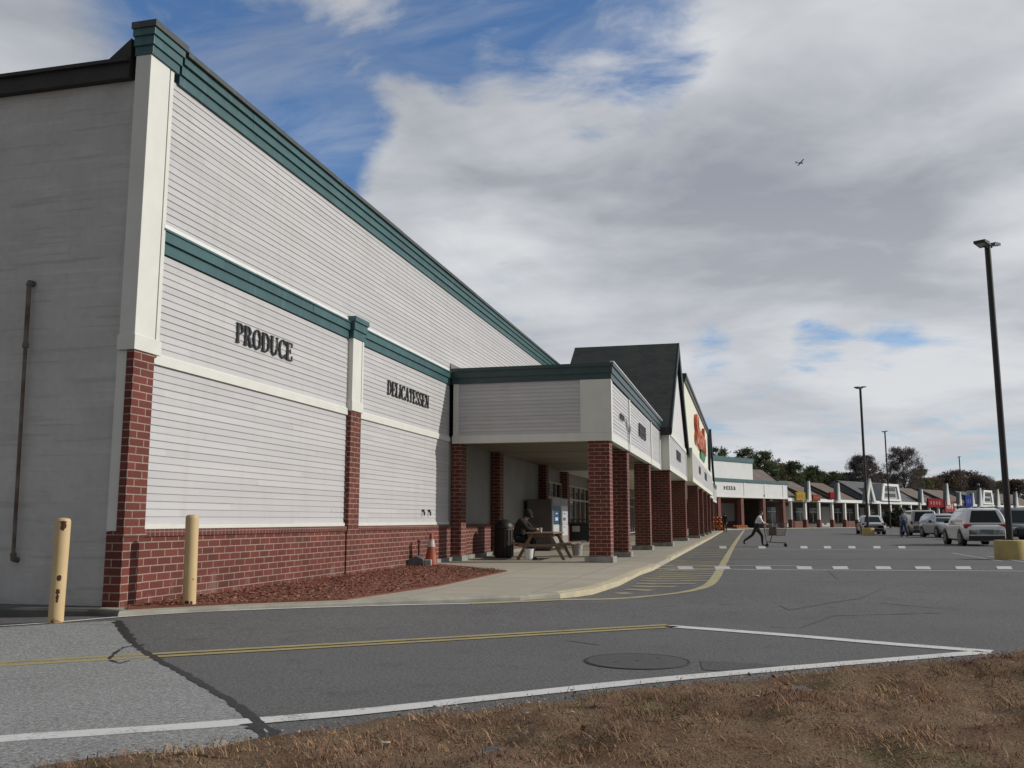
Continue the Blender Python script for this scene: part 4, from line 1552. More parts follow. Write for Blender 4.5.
TR = [(713, 165, 454, 9, 'pine', 'dark pine rising beside the last supermarket gable'),
      (720, 170, 447, 8, 'green', 'rounded dark green tree just above the teal wing roof'),
      (733, 185, 462, 8, 'green', 'low green tree in the dip above the white wing'),
      (746, 172, 447.5, 9, 'green', 'broad green tree peaking above the white upper box'),
      (757, 180, 455, 8, 'pine', 'narrow pine behind the right edge of the white box'),
      (766, 178, 451.5, 9, 'green', 'bushy green tree right of the white upper box'),
      (777, 185, 459, 8, 'olive', 'yellowish olive tree above the first brown shop roof'),
      (787, 190, 463, 9, 'olive', 'olive tree turning yellow behind the yellow sign shop'),
      (796, 186, 461, 8, 'green', 'green pointed tree above the first white gable'),
      (806, 200, 469, 9, 'olive', 'low olive tree behind the first white gable'),
      (814, 196, 466, 8, 'green', 'green tree above the second brown roof'),
      (825, 205, 472, 10, 'olive', 'wide low olive tree between two white gables'),
      (838, 212, 472, 10, 'green', 'low dark green tree above the second white gable'),
      (848, 214, 473, 8, 'rust', 'brown tree left of the tall middle lamp post'),
      (865, 205, 455, 7.6, 'bare', 'purplish brown bare tree behind the middle lamp post'),
      (876, 208, 462, 6, 'rust', 'dark rust coloured tree right of the middle lamp post'),
      (888, 224, 474, 8, 'rust', 'dark brown tree in the gap between the two tall crowns'),
      (906, 212, 447, 9.0, 'bare', 'tall round crowned bare tree standing above all others'),
      (922, 222, 468, 7, 'olive', 'olive brown tree on the right flank of the tall bare tree'),
      (933, 232, 478, 11, 'rust', 'low rust coloured tree above the red fascia sign'),
      (945, 236, 475, 10, 'bare', 'grey brown bare tree above the red and white sign'),
      (956, 236, 470.5, 11, 'rust', 'brown tree left of the farthest thin lamp post'),
      (969, 240, 471, 12, 'rust', 'brown tree right of the farthest thin lamp post'),
      (983, 238, 476, 11, 'bare', 'brownish bare tree above the framed sign dormer'),
      (996, 240, 481, 10, 'olive', 'olive brown low tree left of the near lamp post'),
      (1008, 245, 484, 11, 'rust', 'dark low tree behind the near lamp post'),
      (1021, 240, 480, 11, 'rust', 'dark brown tree at the right end of the tree line'),
      (1040, 244, 482, 12, 'green', 'green tree at the outer end of the tree line')]
for i, (px, dp, y, w, kd, lab) in enumerate(TR):
    dp *= 1.5
    w *= .92 if px < 845 else (1.5 if kd == 'bare' and px < 930 else 1.15)
    tree(px, dp, ztop(y, dp), w, kd, lab, 100 + i, name={'pine': 'pine_tree', 'bare': 'bare_tree'}.get(kd, 'broadleaf_tree'))
# a wood behind them that reads as one mass
n = 130000
bear = np.where(rng.uniform(0, 1, n) < .42, rng.uniform(690, 1080, n), rng.uniform(1080, 2300, n))
fwv = np.array([-math.sin(YAW), math.cos(YAW)])
rtv = np.array([math.cos(YAW), math.sin(YAW)])
dp = rng.uniform(330, 400, n)
lat = (bear - 512) / FPX * dp
P2 = fwv[None] * dp[:, None] + rtv[None] * lat[:, None]
topz = 10.2 + 2.4 * np.sin(bear * .11) + 1.2 * np.sin(bear * .31 + 1) - np.clip((bear - 830) / 60, 0, 1) * 1.0 + np.where(bear < 800, 1.5, 0)
zz = topz * rng.uniform(0, 1, n) ** .7
P_ = np.concatenate([P2, zz[:, None]], 1)
a = rng.normal(size=(n, 3)); a /= np.linalg.norm(a, axis=1)[:, None]
c = np.cross(a, rng.normal(size=(n, 3))); c /= np.linalg.norm(c, axis=1)[:, None]
L = rng.uniform(.2, .5, n)[:, None]
V = np.stack([P_ - a * L - c * L * .7, P_ + a * L - c * L * .7, P_ + a * L + c * L * .7, P_ - a * L + c * L * .7], 1).reshape(-1, 3)
me = bpy.data.meshes.new('woodland')
me.from_pydata(V.tolist(), [], np.arange(4 * n).reshape(-1, 4).tolist())
for q in (LEAF['rust'][1], LEAF['green'][1], LEAF['bare'][1], LEAF['pine'][1]): me.materials.append(q)
me.polygons.foreach_set('material_index', np.where(bear < 840, rng.integers(1, 4, n), rng.choice([0, 2, 0, 3], n)).astype(np.int32))
me.update()
o = bpy.data.objects.new('woodland', me); COL.objects.link(o)
tag(o, 'dense brown and green wood closing the view behind the shops', 'woodland', kind='stuff')
# ------------------------------------------------------------------ bollards
def yellow_post_mat():
    n = N('bollard_paint'); p = n.obj()
    chips = n.noise(p, 9, 6, .65)
    c = n.mix(n.rng(n.noise(p, 3, 4), .35, .65), (.60, .44, .23), (.54, .385, .20))
    sp = n.n('ShaderNodeSeparateXYZ'); n.l(p, sp.inputs[0])
    low = n.rng(sp.outputs[2], .0, .16, .11, 0)
    c = n.mix(n.rng(n.math('ADD', chips, low), .66, .72), c, (.16, .055, .03))
    n.col(c); n.rough(.6)
    n.bump(n.noise(p, 30, 4), .1, .004)
    return n.mat


M['bollard'] = yellow_post_mat()
M['rust_spot'] = mat('rust_patch', (.09, .03, .02), (.05, .02, .015), 30, .9, bump=.4)


def bollard(x, y, z, h, label, spots, lean=(0, 0)):
    r = thing('bollard', label, 'bollard', (x, y, z), 0, 'bollards at the building corner')
    r.rotation_euler = (lean[0], lean[1], 0)
    b = MB()
    b.lathe([(.082, -.1), (.082, h - .05), (.079, h - .025), (.066, h - .008), (.03, h), (.001, h + .002)], n=28)
    b.build('post', M['bollard'], r, smooth=True)
    # flaked patches: thin scales following the pipe
    for k, (ang, zc, w, hh) in enumerate(spots):
        b = MB()
        rr = random.Random(k + 5)
        pts = []
        for q in range(13):
            t = 2 * PI * q / 13
            s = rr.uniform(.65, 1.1)
            aa = ang + w * s * math.cos(t) / .083
            pts.append((.0835 * math.cos(aa), .0835 * math.sin(aa), zc + hh * s * math.sin(t)))
        c = (.0842 * math.cos(ang), .0842 * math.sin(ang), zc)
        b.add(pts + [c], [(q, (q + 1) % 13, 13) for q in range(13)])
        b.build('rust_patch', M['rust_spot'], r)
    return r


v1 = at(55.5, 622.5)
tocam = math.atan2(-v1[1], -v1[0])
bollard(v1[0], v1[1], gh(*v1), 1.17, 'pale yellow bollard with dark rust patches before the grey side wall',
        [(tocam + .05, 1.075, .036, .05), (tocam + .0, .50, .026, .042), (tocam - .02, .345, .028, .042), (tocam - .02, .275, .018, .06), (tocam + .0, 1.125, .045, .014)], (0, R(.6)))
bollard(-6.84, 10.66, WZ - .01, 1.15, 'cleaner pale yellow bollard at the mulch bed before the brick base',
        [(tocam + .35, .34, .008, .012), (tocam - .5, .06, .03, .025), (tocam + .2, .05, .02, .03)], (0, R(-.8)))

# ------------------------------------------------------------------ cone, utility box
def cone_mat():
    n = N('cone_orange'); p = n.obj()
    n.col(n.mix(n.rng(n.noise(p, 7, 5), .4, .7), (.36, .07, .03), (.16, .045, .03))); n.rough(.6)
    return n.mat


cx, cy = at(431, 566.5, WZ)
cn = thing('traffic_cone', 'faded orange traffic cone with a pale collar by the brick base', 'traffic cone', (cx, cy, WZ + .02), .3)
b = MB(); b.lathe([(.165, .03), (.15, .06), (.10, .36), (.062, .60), (.038, .735), (.03, .75), (.001, .752)], n=24)
b.build('cone_body', cone_mat(), cn, smooth=True)
b = MB(); b.box(-.19, .19, -.19, .19, 0, .032); b.build('cone_foot', cone_mat(), cn, bevel=.01)
b = MB(); b.lathe([(.0935, .43), (.064, .605)], n=24); b.f = b.f[:-2]; b.m = b.m[:-2]
b.build('collar', mat('cone_collar', (.55, .50, .46), (.40, .34, .30), 8, .5), cn, smooth=True)
cx, cy = at(413.5, 566, WZ + .02)
ub = thing('utility_box', 'small grey utility box with a pipe stub left of the traffic cone', 'utility box', (cx + .06, cy, WZ + .015), .2)
b = MB(); b.prism([(-.20, -.12, 0), (.20, -.12, 0), (.18, -.12, .17), (.02, -.12, .25), (-.17, -.12, .12)], (0, .24, 0))
b.build('box_body', mat('grey_box', (.14, .15, .15), (.09, .1, .1), 8, .6), ub, bevel=.012)
b = MB(); b.box(.20, .36, -.1, .1, 0, .15); b.build('side_block', mat('pale_block', (.38, .37, .34), (.3, .29, .27), 8, .8), ub, bevel=.01)
b = MB(); b.tube([(.05, .1, .2), (.05, .1, .55)], .028, 10); b.lathe([(.045, .54), (.045, .58), (.02, .60), (.001, .6)], (.05, .1, 0), 10)
b.build('pipe_stub', mat('maroon_pipe', (.10, .035, .03), (.07, .03, .025), 8, .6), ub, smooth=True)

# ------------------------------------------------------------------ picnic table
wood = None
n = N('weathered_wood'); p = n.obj()
mp = n.n('ShaderNodeMapping'); n.l(p, mp.inputs[0]); mp.inputs['Scale'].default_value = (9, .8, 9)
n.col(n.mix(n.rng(n.noise(mp.outputs[0], 4, 6), .3, .7), (.26, .19, .13), (.15, .105, .075))); n.rough(.85); n.bump(n.noise(mp.outputs[0], 9, 4), .3, .004)
wood = n.mat
TX, TY = -5.42, 24.75
pt = thing('picnic_table', 'weathered wooden picnic table with two benches under the porch', 'picnic table', (TX, TY + .9, WZ), R(2))
b = MB()
for i in range(5): b.box(-.39 + i * .158, -.39 + i * .158 + .147, -.92, .92, .70, .738)
b.build('table_top', wood, pt, bevel=.004)
for s in (-1, 1):
    b = MB()
    for q in (0, 1):
        x = s * (.60 + q * .145)
        b.box(min(x, x + s * .135), max(x, x + s * .135), -.92, .92, .425, .463)
    b.build('bench', wood, pt, bevel=.004)
for y in (-.66, .66):
    b = MB()
    for s in (-1, 1):
        b.obox((s * .43, y + s * .021, .35), ((s * .42, 0, -.72), (0, 1, 0), (.72, 0, s * .42)), (.405, .019, .045))
    b.box(-.72, .72, y - .055, y - .022, .355, .422)
    b.box(-.36, .36, y + .045, y + .085, .61, .699)
    b.build('leg_frame', wood, pt, bevel=.003)

# white bucket and a second pale pot
cx, cy = at(528, 560.3, WZ)
bk = thing('bucket', 'white plastic bucket on the walk beside the picnic table', 'bucket', (cx, cy + .1, WZ))
b = MB(); b.lathe([(.105, 0), (.13, .27), (.138, .275), (.138, .30), (.128, .30), (.122, .27), (.10, .02), (.001, .02)], n=24)
b.build('bucket_body', mat('white_plastic', (.72, .72, .69), (.62, .62, .6), 6, .4), bk, smooth=True)
b = MB(); b.tube([(.137 * math.cos(t), .137 * math.sin(t) , .27 - .13 * math.sin((t + .2) / 1.0)) for t in np.linspace(.0, PI, 12)], .004, 6)
b.build('bail', mat('bucket_wire', (.3, .3, .3), None, 4, .3, 1), bk)
pv = thing('planter', 'pale round planter pot beyond the picnic table legs', 'planter', (-5.0, 28.4, WZ))
b = MB(); b.lathe([(.13, 0), (.18, .30), (.20, .34), (.17, .34), (.15, .30), (.001, .29)], n=20)
b.build('pot', mat('pale_pot', (.42, .40, .37), (.33, .32, .3), 6, .7), pv, smooth=True)
b = MB()
for i in range(14):
    a = i * 2.4
    b.tube([(0, 0, .28), (.08 * math.cos(a), .08 * math.sin(a), .42), (.17 * math.cos(a), .17 * math.sin(a), .46 + .05 * math.sin(i))], [.006, .006, .001], 4)
b.build('dry_plant', mat('dry_stem', (.12, .10, .05), (.08, .07, .04)), pv)

# trash barrel
tb = thing('litter_bin', 'dark brown domed litter bin beside the second porch pilaster', 'litter bin', (-6.78, 26.35, WZ))
b = MB(); b.lathe([(.24, 0), (.27, .04), (.27, .80), (.255, .84), (.001, .84)], n=28)
for k in range(16):
    a = 2 * PI * k / 16
    b.obox((.274 * math.cos(a), .274 * math.sin(a), .42), ((-math.sin(a), math.cos(a), 0), (0, 0, 1), (math.cos(a), math.sin(a), 0)), (.036, .37, .008))
b.build('bin_body', mat('bin_brown', (.022, .019, .018), (.016, .014, .013), 4, .6), tb)
b = MB(); b.lathe([(.285, .845), (.285, .90), (.25, .98), (.17, 1.05), (.06, 1.09), (.001, 1.092)], n=28)
b.build('dome_lid', mat('bin_lid', (.026, .023, .022), (.02, .018, .018), 4, .5), tb, smooth=True)

# vending machines: grey flanks, lit-looking printed doors
def vend(y, label, door, seed):
    r = thing('vending_machine', label, 'vending machine', (-7.0, y, WZ), 0, 'vending machines under the porch')
    b = MB(); b.box(-.46, .40, -.72, .72, .06, 1.80); b.build('cabinet', mat('grey_cabinet', (.115, .115, .115), (.09, .09, .09), 2, .5), r, bevel=.015)
    b = MB(); b.box(-.42, .36, -.68, .68, 0, .06); b.build('plinth', M['black'], r)
    b = MB(); b.box(.403, .46, -.71, .71, .10, 1.86); d = b.build('door', mat('door_grey%d' % seed, (.34, .34, .34), (.3, .3, .3), 2, .4), r, bevel=.008)
    for (z0, z1, c, nm) in door:
        b = MB(); b.box(.455, .468, -.62, .62, z0, z1); vm = mat('vend_%s%d' % (nm, seed), c, tuple(x * .85 for x in c), 5, .3)
        if nm != 'header':
            bs = vm.node_tree.nodes['Principled BSDF']; bs.inputs['Emission Color'].default_value = (*c, 1); bs.inputs['Emission Strength'].default_value = .05   # backlit door
        b.build(nm, vm, d)
    b = MB()
    rr = random.Random(seed)
    for z, h, w in ((1.05, .22, .30), (1.28, .08, .2), (.80, .05, .26)):
        b.lathe([(w * .5, 0), (w * .5, .002), (.001, .002)], (0, 0, 0), 4) if 0 else b.box(.468, .472, -w, w * .6, z, z + h * .5)
    b.build('print', mat('vend_print%d' % seed, (.65, .66, .68) if seed == 1 else (.06, .10, .2)), d)


vend(33.0, 'grey flanked vending machine with blue door nearer the picnic table', [(1.62, 1.83, (.34, .30, .29), 'header'), (.92, 1.58, (.03, .095, .18), 'front_panel'), (.50, .90, (.62, .62, .62), 'lower_panel')], 1)
vend(34.48, 'grey vending machine with mostly white printed door farther along the wall', [(1.62, 1.83, (.33, .32, .31), 'header'), (.92, 1.58, (.55, .58, .62), 'front_panel'), (.50, .90, (.66, .66, .66), 'lower_panel')], 2)

# black service cart with a white notice
bc = thing('service_cart', 'black steel cart with a white notice beside the first porch column', 'cart', (-6.15, 36.6, WZ), 0)
b = MB(); b.box(-.55, .55, -.35, .35, .28, .92); b.build('cart_body', mat('cart_black', (.012, .012, .013), (.02, .02, .02), 5, .5), bc, bevel=.03)
b = MB(); b.box(-.60, .60, -.40, .40, .93, .98); b.tube([(-.5, -.38, .98), (-.5, -.38, 1.08), (.5, -.38, 1.08), (.5, -.38, .98)], .018, 8); b.build('lid', mat('cart_lid', (.02, .02, .02), None, 5, .4), bc, bevel=.01)
for x in (-.42, .42):
    for y in (-.28, .28):
        b = MB(); b.tube([(x - .02, y, .09), (x + .02, y, .09)], .09, 14); b.box(x - .028, x + .028, y - .02, y + .02, .09, .28); b.build('wheel', M['black'], bc)
b = MB(); b.box(-.42, -.12, -.365, -.352, .62, .84); b.build('notice', mat('paper', (.62, .62, .6), None, 4, .7), bc)

# ------------------------------------------------------------------ manhole cover
mx, my = at(637, 661.5)
mh = thing('manhole_cover', 'round iron manhole cover set in the road before the stop line', 'manhole cover', (mx, my, gh(mx, my) + .003), .4)
b = MB(); b.lathe([(.455, 0), (.45, .004), (.437, .004), (.425, .001), (.001, .001)], n=56); b.build('ring', M['tar'], mh)
b = MB(); b.lathe([(.425, .0), (.425, .0035), (.415, .004), (.001, .004)], n=56)
n = N('cast_iron'); p = n.obj()
n.col(n.mix(n.rng(n.noise(p, 14, 5), .35, .65), (.078, .073, .071), (.06, .056, .054))); n.rough(.7); n.bump(n.noise(p, 90, 3), .3, .004)
b.build('lid', n.mat, mh)
b = MB()
for x, y in ((.0, .0), (-.2, -.05), (.22, .1)): b.lathe([(.018, .004), (.018, .0055), (.001, .0055)], (x, y, 0), 10)
b.build('pick_hole', M['tar'], mh)

# scraps of paper in the turf
sc = []
for i, (px_, py_, s, lab) in enumerate(((437, 710, 1.0, 'white paper scrap at the edge of the road line'), (770, 703, .7, 'small pale scrap in the grass right of centre'), (757, 699.5, .6, 'pale twig of paper near the middle of the verge'),
                                       (531, 717, 1.4, 'long crumpled white scrap in the dry grass'), (573, 716, .7, 'folded paper scrap left of the long one'), (909, 699, .7, 'pale leaf shaped scrap toward the right'), (385, 747, .9, 'grey paper scrap nearest the photographer'))):
    x, y = at(px_, py_, .06)
    b = MB()
    rr = random.Random(i)
    g = [[(-.05 + .033 * u + rr.uniform(-.006, .006), -.02 + .014 * v + rr.uniform(-.004, .004), .012 + rr.uniform(0, .014)) for u in range(4)] for v in range(4)]
    s *= .62
    vs = [(p[0] * s, p[1] * s, p[2] * .7) for row in g for p in row]
    b.add(vs, [(v * 4 + u, v * 4 + u + 1, v * 4 + u + 5, v * 4 + u + 4) for v in range(3) for u in range(3)])
    o = b.build('paper_scrap', mat('scrap%d' % i, (.46, .43, .39), (.36, .33, .29), 20, .8), smooth=True)
    o.modifiers.new('thick', 'SOLIDIFY').thickness = .002
    o.location = (x, y, .07); o.rotation_euler = (0, 0, rr.uniform(-.8, .8))
    tag(o, lab, 'litter', 'scraps in the verge')

# ------------------------------------------------------------------ lamp posts
pole_m = mat('dark_bronze', (.022, .020, .020), (.03, .028, .027), 4, .45, spec=.4)
conc_y = paint('yellow_base_paint', (.46, .35, .13), (.32, .27, .17), .5, .68)


def lamp(px, py, ytop, label, base=True, r0=.085, hx=0, dz=0, depth=None):
    if depth is None:
        x, y = at(px, py)
    else:
        d = ray(px, 520); k = depth / Vector((d.x, d.y)).dot(Vector((-math.sin(YAW), math.cos(YAW))))
        x, y = d.x * k, d.y * k
    z = gh(x, y)
    d = ray(px, ytop)
    # height from the measured top
    t = math.hypot(x, y) / math.hypot(d.x, d.y)
    H = CAMH + d.z * t - z
    r = thing('lamp_post', label, 'lamp post', (x, y, z), R(58), 'lamp posts of the parking lot')
    z0 = 0
    if base:
        b = MB(); b.lathe([(.44, -.05), (.44, .50), (.425, .54), (.39, .555), (.001, .558)], n=40)
        b.build('concrete_base', conc_y, r, smooth=True); z0 = .555
    b = MB()
    b.tube([(0, 0, z0), (0, 0, H - .05)], [r0, r0 * .92], 4 if 0 else 12); b.box(-.15, .15, -.15, .15, z0, z0 + .03)
    b.build('pole', pole_m, r, smooth=True)
    for s, a in ((1, .06), (-1, .0)):
        b = MB(); b.obox((s * .18, s * .0, H - .10 + .04 * s), ((1, 0, 0), (0, 1, 0), (0, 0, 1)), (.16, .03, .03))
        b.build('arm', pole_m, r)
        b = MB(); b.prism([(s * .16, -.17, H - .12 + .05 * s), (s * .68, -.17, H - .08 + .05 * s + a), (s * .68, -.17, H - .0 + .05 * s + a), (s * .3, -.17, H + .02 + .05 * s)], (0, .34, 0))
        hd = b.build('lamp_head', pole_m, r, bevel=.012)
        b = MB(); b.poly([(s * .22, -.13, H - .1195 + .05 * s), (s * .62, -.13, H - .0885 + .05 * s + a * .85), (s * .62, .13, H - .0885 + .05 * s + a * .85), (s * .22, .13, H - .1195 + .05 * s)])
        b.build('lens', mat('lamp_lens', (.25, .27, .25), (.2, .22, .2), 9, .2), hd)
    return r


lamp(1011.4, 559.4, 240, 'tall dark lamp post on a round yellow concrete base, nearest of all', r0=.095)
lamp(868.3, 535.5, 386.5, 'dark lamp post on a smaller yellow base beside the silver sedan', r0=.095)
lamp(890, 530, 431, 'thin far lamp post before the grey shop roof', False, .10, depth=128)
lamp(963.5, 530, 456.5, 'farthest and thinnest lamp post above the tree line', False, .13, depth=205)

# ------------------------------------------------------------------ pumpkins on a stepped stand
q = (-2.75, 98.0)
ps = thing('display_stand', 'stepped wooden stand full of orange pumpkins at the far walk end', 'display stand', (q[0], q[1], WZ), 0)
for k in range(3):
    b = MB(); b.box(-.75, .75, -.5 + k * .36, -.16 + k * .36, 0, .12 + k * .42); b.build('step', wood, ps, bevel=.008)
b = MB()
for k in range(9):
    a0, a1 = 2 * PI * k / 9, 2 * PI * (k + 1) / 9
pk = MB()
prof = [(.02, .03), (.10, .0), (.155, .05), (.17, .12), (.15, .19), (.09, .235), (.03, .225)]
vs, fs = [], []
n_ = 27
for r_, z in prof:
    for k in range(n_):
        t = 2 * PI * k / n_
        rr_ = r_ * (1 + .07 * math.cos(9 * t))
        vs.append((rr_ * math.cos(t), rr_ * math.sin(t), z))
for i in range(len(prof) - 1):
    for k in range(n_): fs.append((i * n_ + k, i * n_ + (k + 1) % n_, (i + 1) * n_ + (k + 1) % n_, (i + 1) * n_ + k))
fs += [tuple(range(n_ - 1, -1, -1)), tuple((len(prof) - 1) * n_ + k for k in range(n_))]
pk.add(vs, fs)
om = mat('pumpkin_skin', (.50, .13, .015), (.42, .09, .012), 6, .5)
p0 = thing('pumpkin', 'round orange pumpkin among those on the stepped stand', 'pumpkin', (0, 0, 0), 0, 'pumpkins on the stepped stand')
pk.build('pumpkin_body', om, p0, smooth=True)
b = MB(); b.tube([(0, 0, .21), (.01, 0, .26), (.03, .01, .30)], [.025, .018, .016], 7); b.build('stalk', mat('stalk', (.10, .08, .03)), p0)
first = True
tab = {}
for k in range(3):
    for j in range(4):
        for lay in range(2 if k < 2 else 2):
            x = q[0] - .56 + j * .37 + lay * .12
            if lay and j == 3: continue
            y = q[1] - .33 + k * .36 + random.uniform(-.02, .02)
            z = WZ + .12 + k * .42 + lay * .2
            if first:
                p0.location = (x, y, z); first = False; pp = p0
            else: pp = dup(p0, (x, y, z), random.uniform(0, 6))
low = thing('display_rack', 'low rack of orange and yellow pumpkins right of the black clad person', 'display rack', (*SPt(tpx(730.5), 1.3, 0)[:2], WZ + .02), sang)
RK = low.location.copy()
b = MB(); b.box(-1.3, 1.5, -.4, .4, 0, .16); b.build('deck', wood, low)
first = None
for j in range(6):
    for k in range(2):
        _q = RK + su * (-1.1 + j * .45) - sn * (-.18 + k * .36)
        pp = dup(p0, (_q.x, _q.y, WZ + .18), random.uniform(0, 6), 'orange pumpkin lying on the low rack at the far corner')
        pp['group'] = 'pumpkins on the low rack'
gp = thing('flower_pot', 'yellow and red flower pot at the foot of the pumpkin stand', 'flower pot', (q[0] - .05, q[1] - 1.0, WZ))
b = MB(); b.lathe([(.12, 0), (.16, .26), (.001, .25)], n=16); b.build('pot', mat('maroon_pot', (.12, .02, .03)), gp, smooth=True)
b = MB()
for i in range(90):
    a, e, rr_ = random.uniform(0, 6.3), random.uniform(0, 1.4), random.uniform(.12, .26)
    c = Vector((rr_ * math.cos(a) * math.cos(e), rr_ * math.sin(a) * math.cos(e), .33 + rr_ * math.sin(e)))
    b.obox(c, ((1, .3, random.random()), (0, 1, random.random()), (.2, 0, 1)), (.03, .03, .012), i % 2)
b.build('blossoms', [mat('yellow_bloom', (.50, .30, .02)), mat('red_bloom', (.30, .03, .03))], gp)
wc = thing('white_post_sign', 'slim white notice post left of the pumpkin stand', 'notice post', (-3.55, 99.0, WZ))
b = MB(); b.tube([(0, 0, 0), (0, 0, 1.5)], .03, 8); b.build('post', M['frame'], wc)
b = MB(); b.box(-.14, .14, -.06, -.035, .75, 1.5); b.build('panel', M['flash'], wc)
# ------------------------------------------------------------------ cars
tyre_m = mat('tyre_rubber', (.018, .018, .018), (.028, .028, .028), 20, .85)
rim_m = mat('alloy_rim', (.35, .35, .36), (.28, .28, .29), 8, .35, .8)
cglass = mat('car_glass', (.006, .010, .010), (.010, .014, .014), 1, .05, spec=.3)
tail_m = mat('tail_lamp', (.40, .012, .018), (.30, .01, .014), 9, .2)
head_m = mat('head_lamp', (.6, .62, .64), (.5, .52, .54), 9, .15)
plas_m = mat('black_plastic', (.016, .016, .017), (.024, .024, .024), 9, .6)


def carpaint(name, c, rough=.28, metal=.0):
    n = N(name); p = n.obj()
    n.col(n.mix(n.rng(n.noise(p, 1.3, 5), .35, .7), c, tuple(x * .88 for x in c))); n.rough(rough)
    n.bsdf.inputs['Metallic'].default_value = metal
    n.bsdf.inputs['Coat Weight'].default_value = .6
    n.bsdf.inputs['Coat Roughness'].default_value = .08
    return n.mat


def car(name, label, loc, rz, paint_m, L=4.4, Wd=1.82, Hh=1.66, kind='suv', hatch=True, cat='car'):
    r = thing(name, label, cat, loc, rz, 'cars parked in the lot')
    w = Wd / 2
    belt = .98 if kind != 'sedan' else .90
    hood = .97 if kind != 'sedan' else .86
    rearz = belt if kind != 'sedan' else .93
    y0, y1 = -L / 2, L / 2
    # lower body: rounded rings from bumper to bumper
    stn = [(y0, .80, .42, .80), (y0 + .05, .90, .30, rearz - .1), (y0 + .22, .985, .24, rearz), (y0 + .9, 1, .20, belt + .02), (0, 1, .19, belt), (y1 - 1.5, 1, .20, belt - .01), (y1 - 1.15, .99, .20, hood + .02), (y1 - .5, .96, .22, hood - .08), (y1 - .12, .88, .26, hood - .2), (y1, .70, .36, hood - .30)]
    vs, fs = [], []
    for y, f, zb, zt in stn:
        ww = w * f
        ring = [(-ww * .80, zb), (-ww * .955, zb + .10), (-ww * .99, zb + .28), (-ww, zt - .30), (-ww * .965, zt - .07), (-ww * .86, zt), (-ww * .4, zt + .02),
                (ww * .4, zt + .02), (ww * .86, zt), (ww * .965, zt - .07), (ww, zt - .30), (ww * .99, zb + .28), (ww * .955, zb + .10), (ww * .80, zb)]
        vs += [(x, y, z) for x, z in ring]
    k = 14
    for i in range(len(stn) - 1):
        for j in range(k):
            fs.append((i * k + j, (i + 1) * k + j, (i + 1) * k + (j + 1) % k, i * k + (j + 1) % k))
    fs += [tuple(range(k)), tuple((len(stn) - 1) * k + j for j in range(k - 1, -1, -1))]
    b = MB(); b.add(vs, fs)
    body = b.build('body', paint_m, r, smooth=True)
    # cabin
    if kind == 'suv': yb = (y0 + .10, y1 - 1.22); yr = (y0 + .42, y1 - 2.05)
    elif kind == 'van': yb = (y0 + .10, y1 - .95); yr = (y0 + .30, y1 - 1.75)
    else: yb = (y0 + .62, y1 - 1.30); yr = (y0 + 1.35, y1 - 2.15)
    zb = belt - .02
    bw, rw = w * .94, w * (.68 if kind == 'suv' else .74)
    rings = [(zb, bw, yb[0], yb[1]), (zb + (Hh - zb) * .55, bw * .92, yb[0] + (yr[0] - yb[0]) * .52, yb[1] + (yr[1] - yb[1]) * .53), (Hh - .07, rw * 1.03, yr[0] - .05, yr[1] + .08), (Hh, rw * .86, yr[0] + .10, yr[1] - .12)]
    vs, fs = [], []
    for z, ww, ya, yc in rings:
        vs += [(-ww, ya + .06, z), (-ww * .93, ya, z), (ww * .93, ya, z), (ww, ya + .06, z), (ww, yc - .08, z), (ww * .9, yc, z), (-ww * .9, yc, z), (-ww, yc - .08, z)]
    for i in range(3):
        for j in range(8): fs.append((i * 8 + j, i * 8 + (j + 1) % 8, (i + 1) * 8 + (j + 1) % 8, (i + 1) * 8 + j))
    fs.append(tuple(24 + j for j in range(8)))
    b = MB(); b.add(vs, fs)
    cab = b.build('roof', paint_m, r, smooth=True)
    zt = Hh - .12
    f = lambda z: (z - zb) / (Hh - .07 - zb)
    lerp = lambda a, c, t: a + (c - a) * t

    def wx(z): return lerp(bw, rw * 1.03, f(z)) if f(z) > .55 else lerp(bw, bw * .92, f(z) / .55)

    def win(name, pts):
        bb = MB(); bb.poly(pts)
        o = bb.build(name, cglass, cab)
        o.modifiers.new('thick', 'SOLIDIFY').thickness = .015
        return o
    e = .025 if kind != 'sedan' else .075
    z0 = zb + .07
    ry = lambda z: lerp(yb[0], yr[0] - .05, f(z)) - e
    fy = lambda z: lerp(yb[1], yr[1] + .08, f(z)) + e
    win('rear_window', [(-wx(z0) * .76, ry(z0), z0), (wx(z0) * .76, ry(z0), z0), (wx(zt) * .74, ry(zt), zt), (-wx(zt) * .74, ry(zt), zt)])
    win('windscreen', [(wx(z0) * .86, fy(z0), z0), (-wx(z0) * .86, fy(z0), z0), (-wx(zt) * .82, fy(zt), zt), (wx(zt) * .82, fy(zt), zt)])
    for s in (-1, 1):
        ends = [yb[0] + .42, lerp(yb[0], yb[1], .36), lerp(yb[0], yb[1], .64), yb[1] - .40]
        tops = [yr[0] + .18, lerp(yb[0], yb[1], .36), lerp(yb[0], yb[1], .62), yr[1] - .02]
        for a in range(3):
            pts = [(s * (wx(z0) + e * .8), ends[a] + .04, z0), (s * (wx(z0) + e * .8), ends[a + 1] - .04, z0), (s * (wx(zt) + e * .8), max(tops[a] + .04, tops[a] + .04), zt), (s * (wx(zt) + e * .8), tops[a] + .04, zt)]
            pts[2] = (s * (wx(zt) + e * .8), tops[a + 1] - .04, zt)
            win('side_window', pts if s > 0 else pts[::-1])
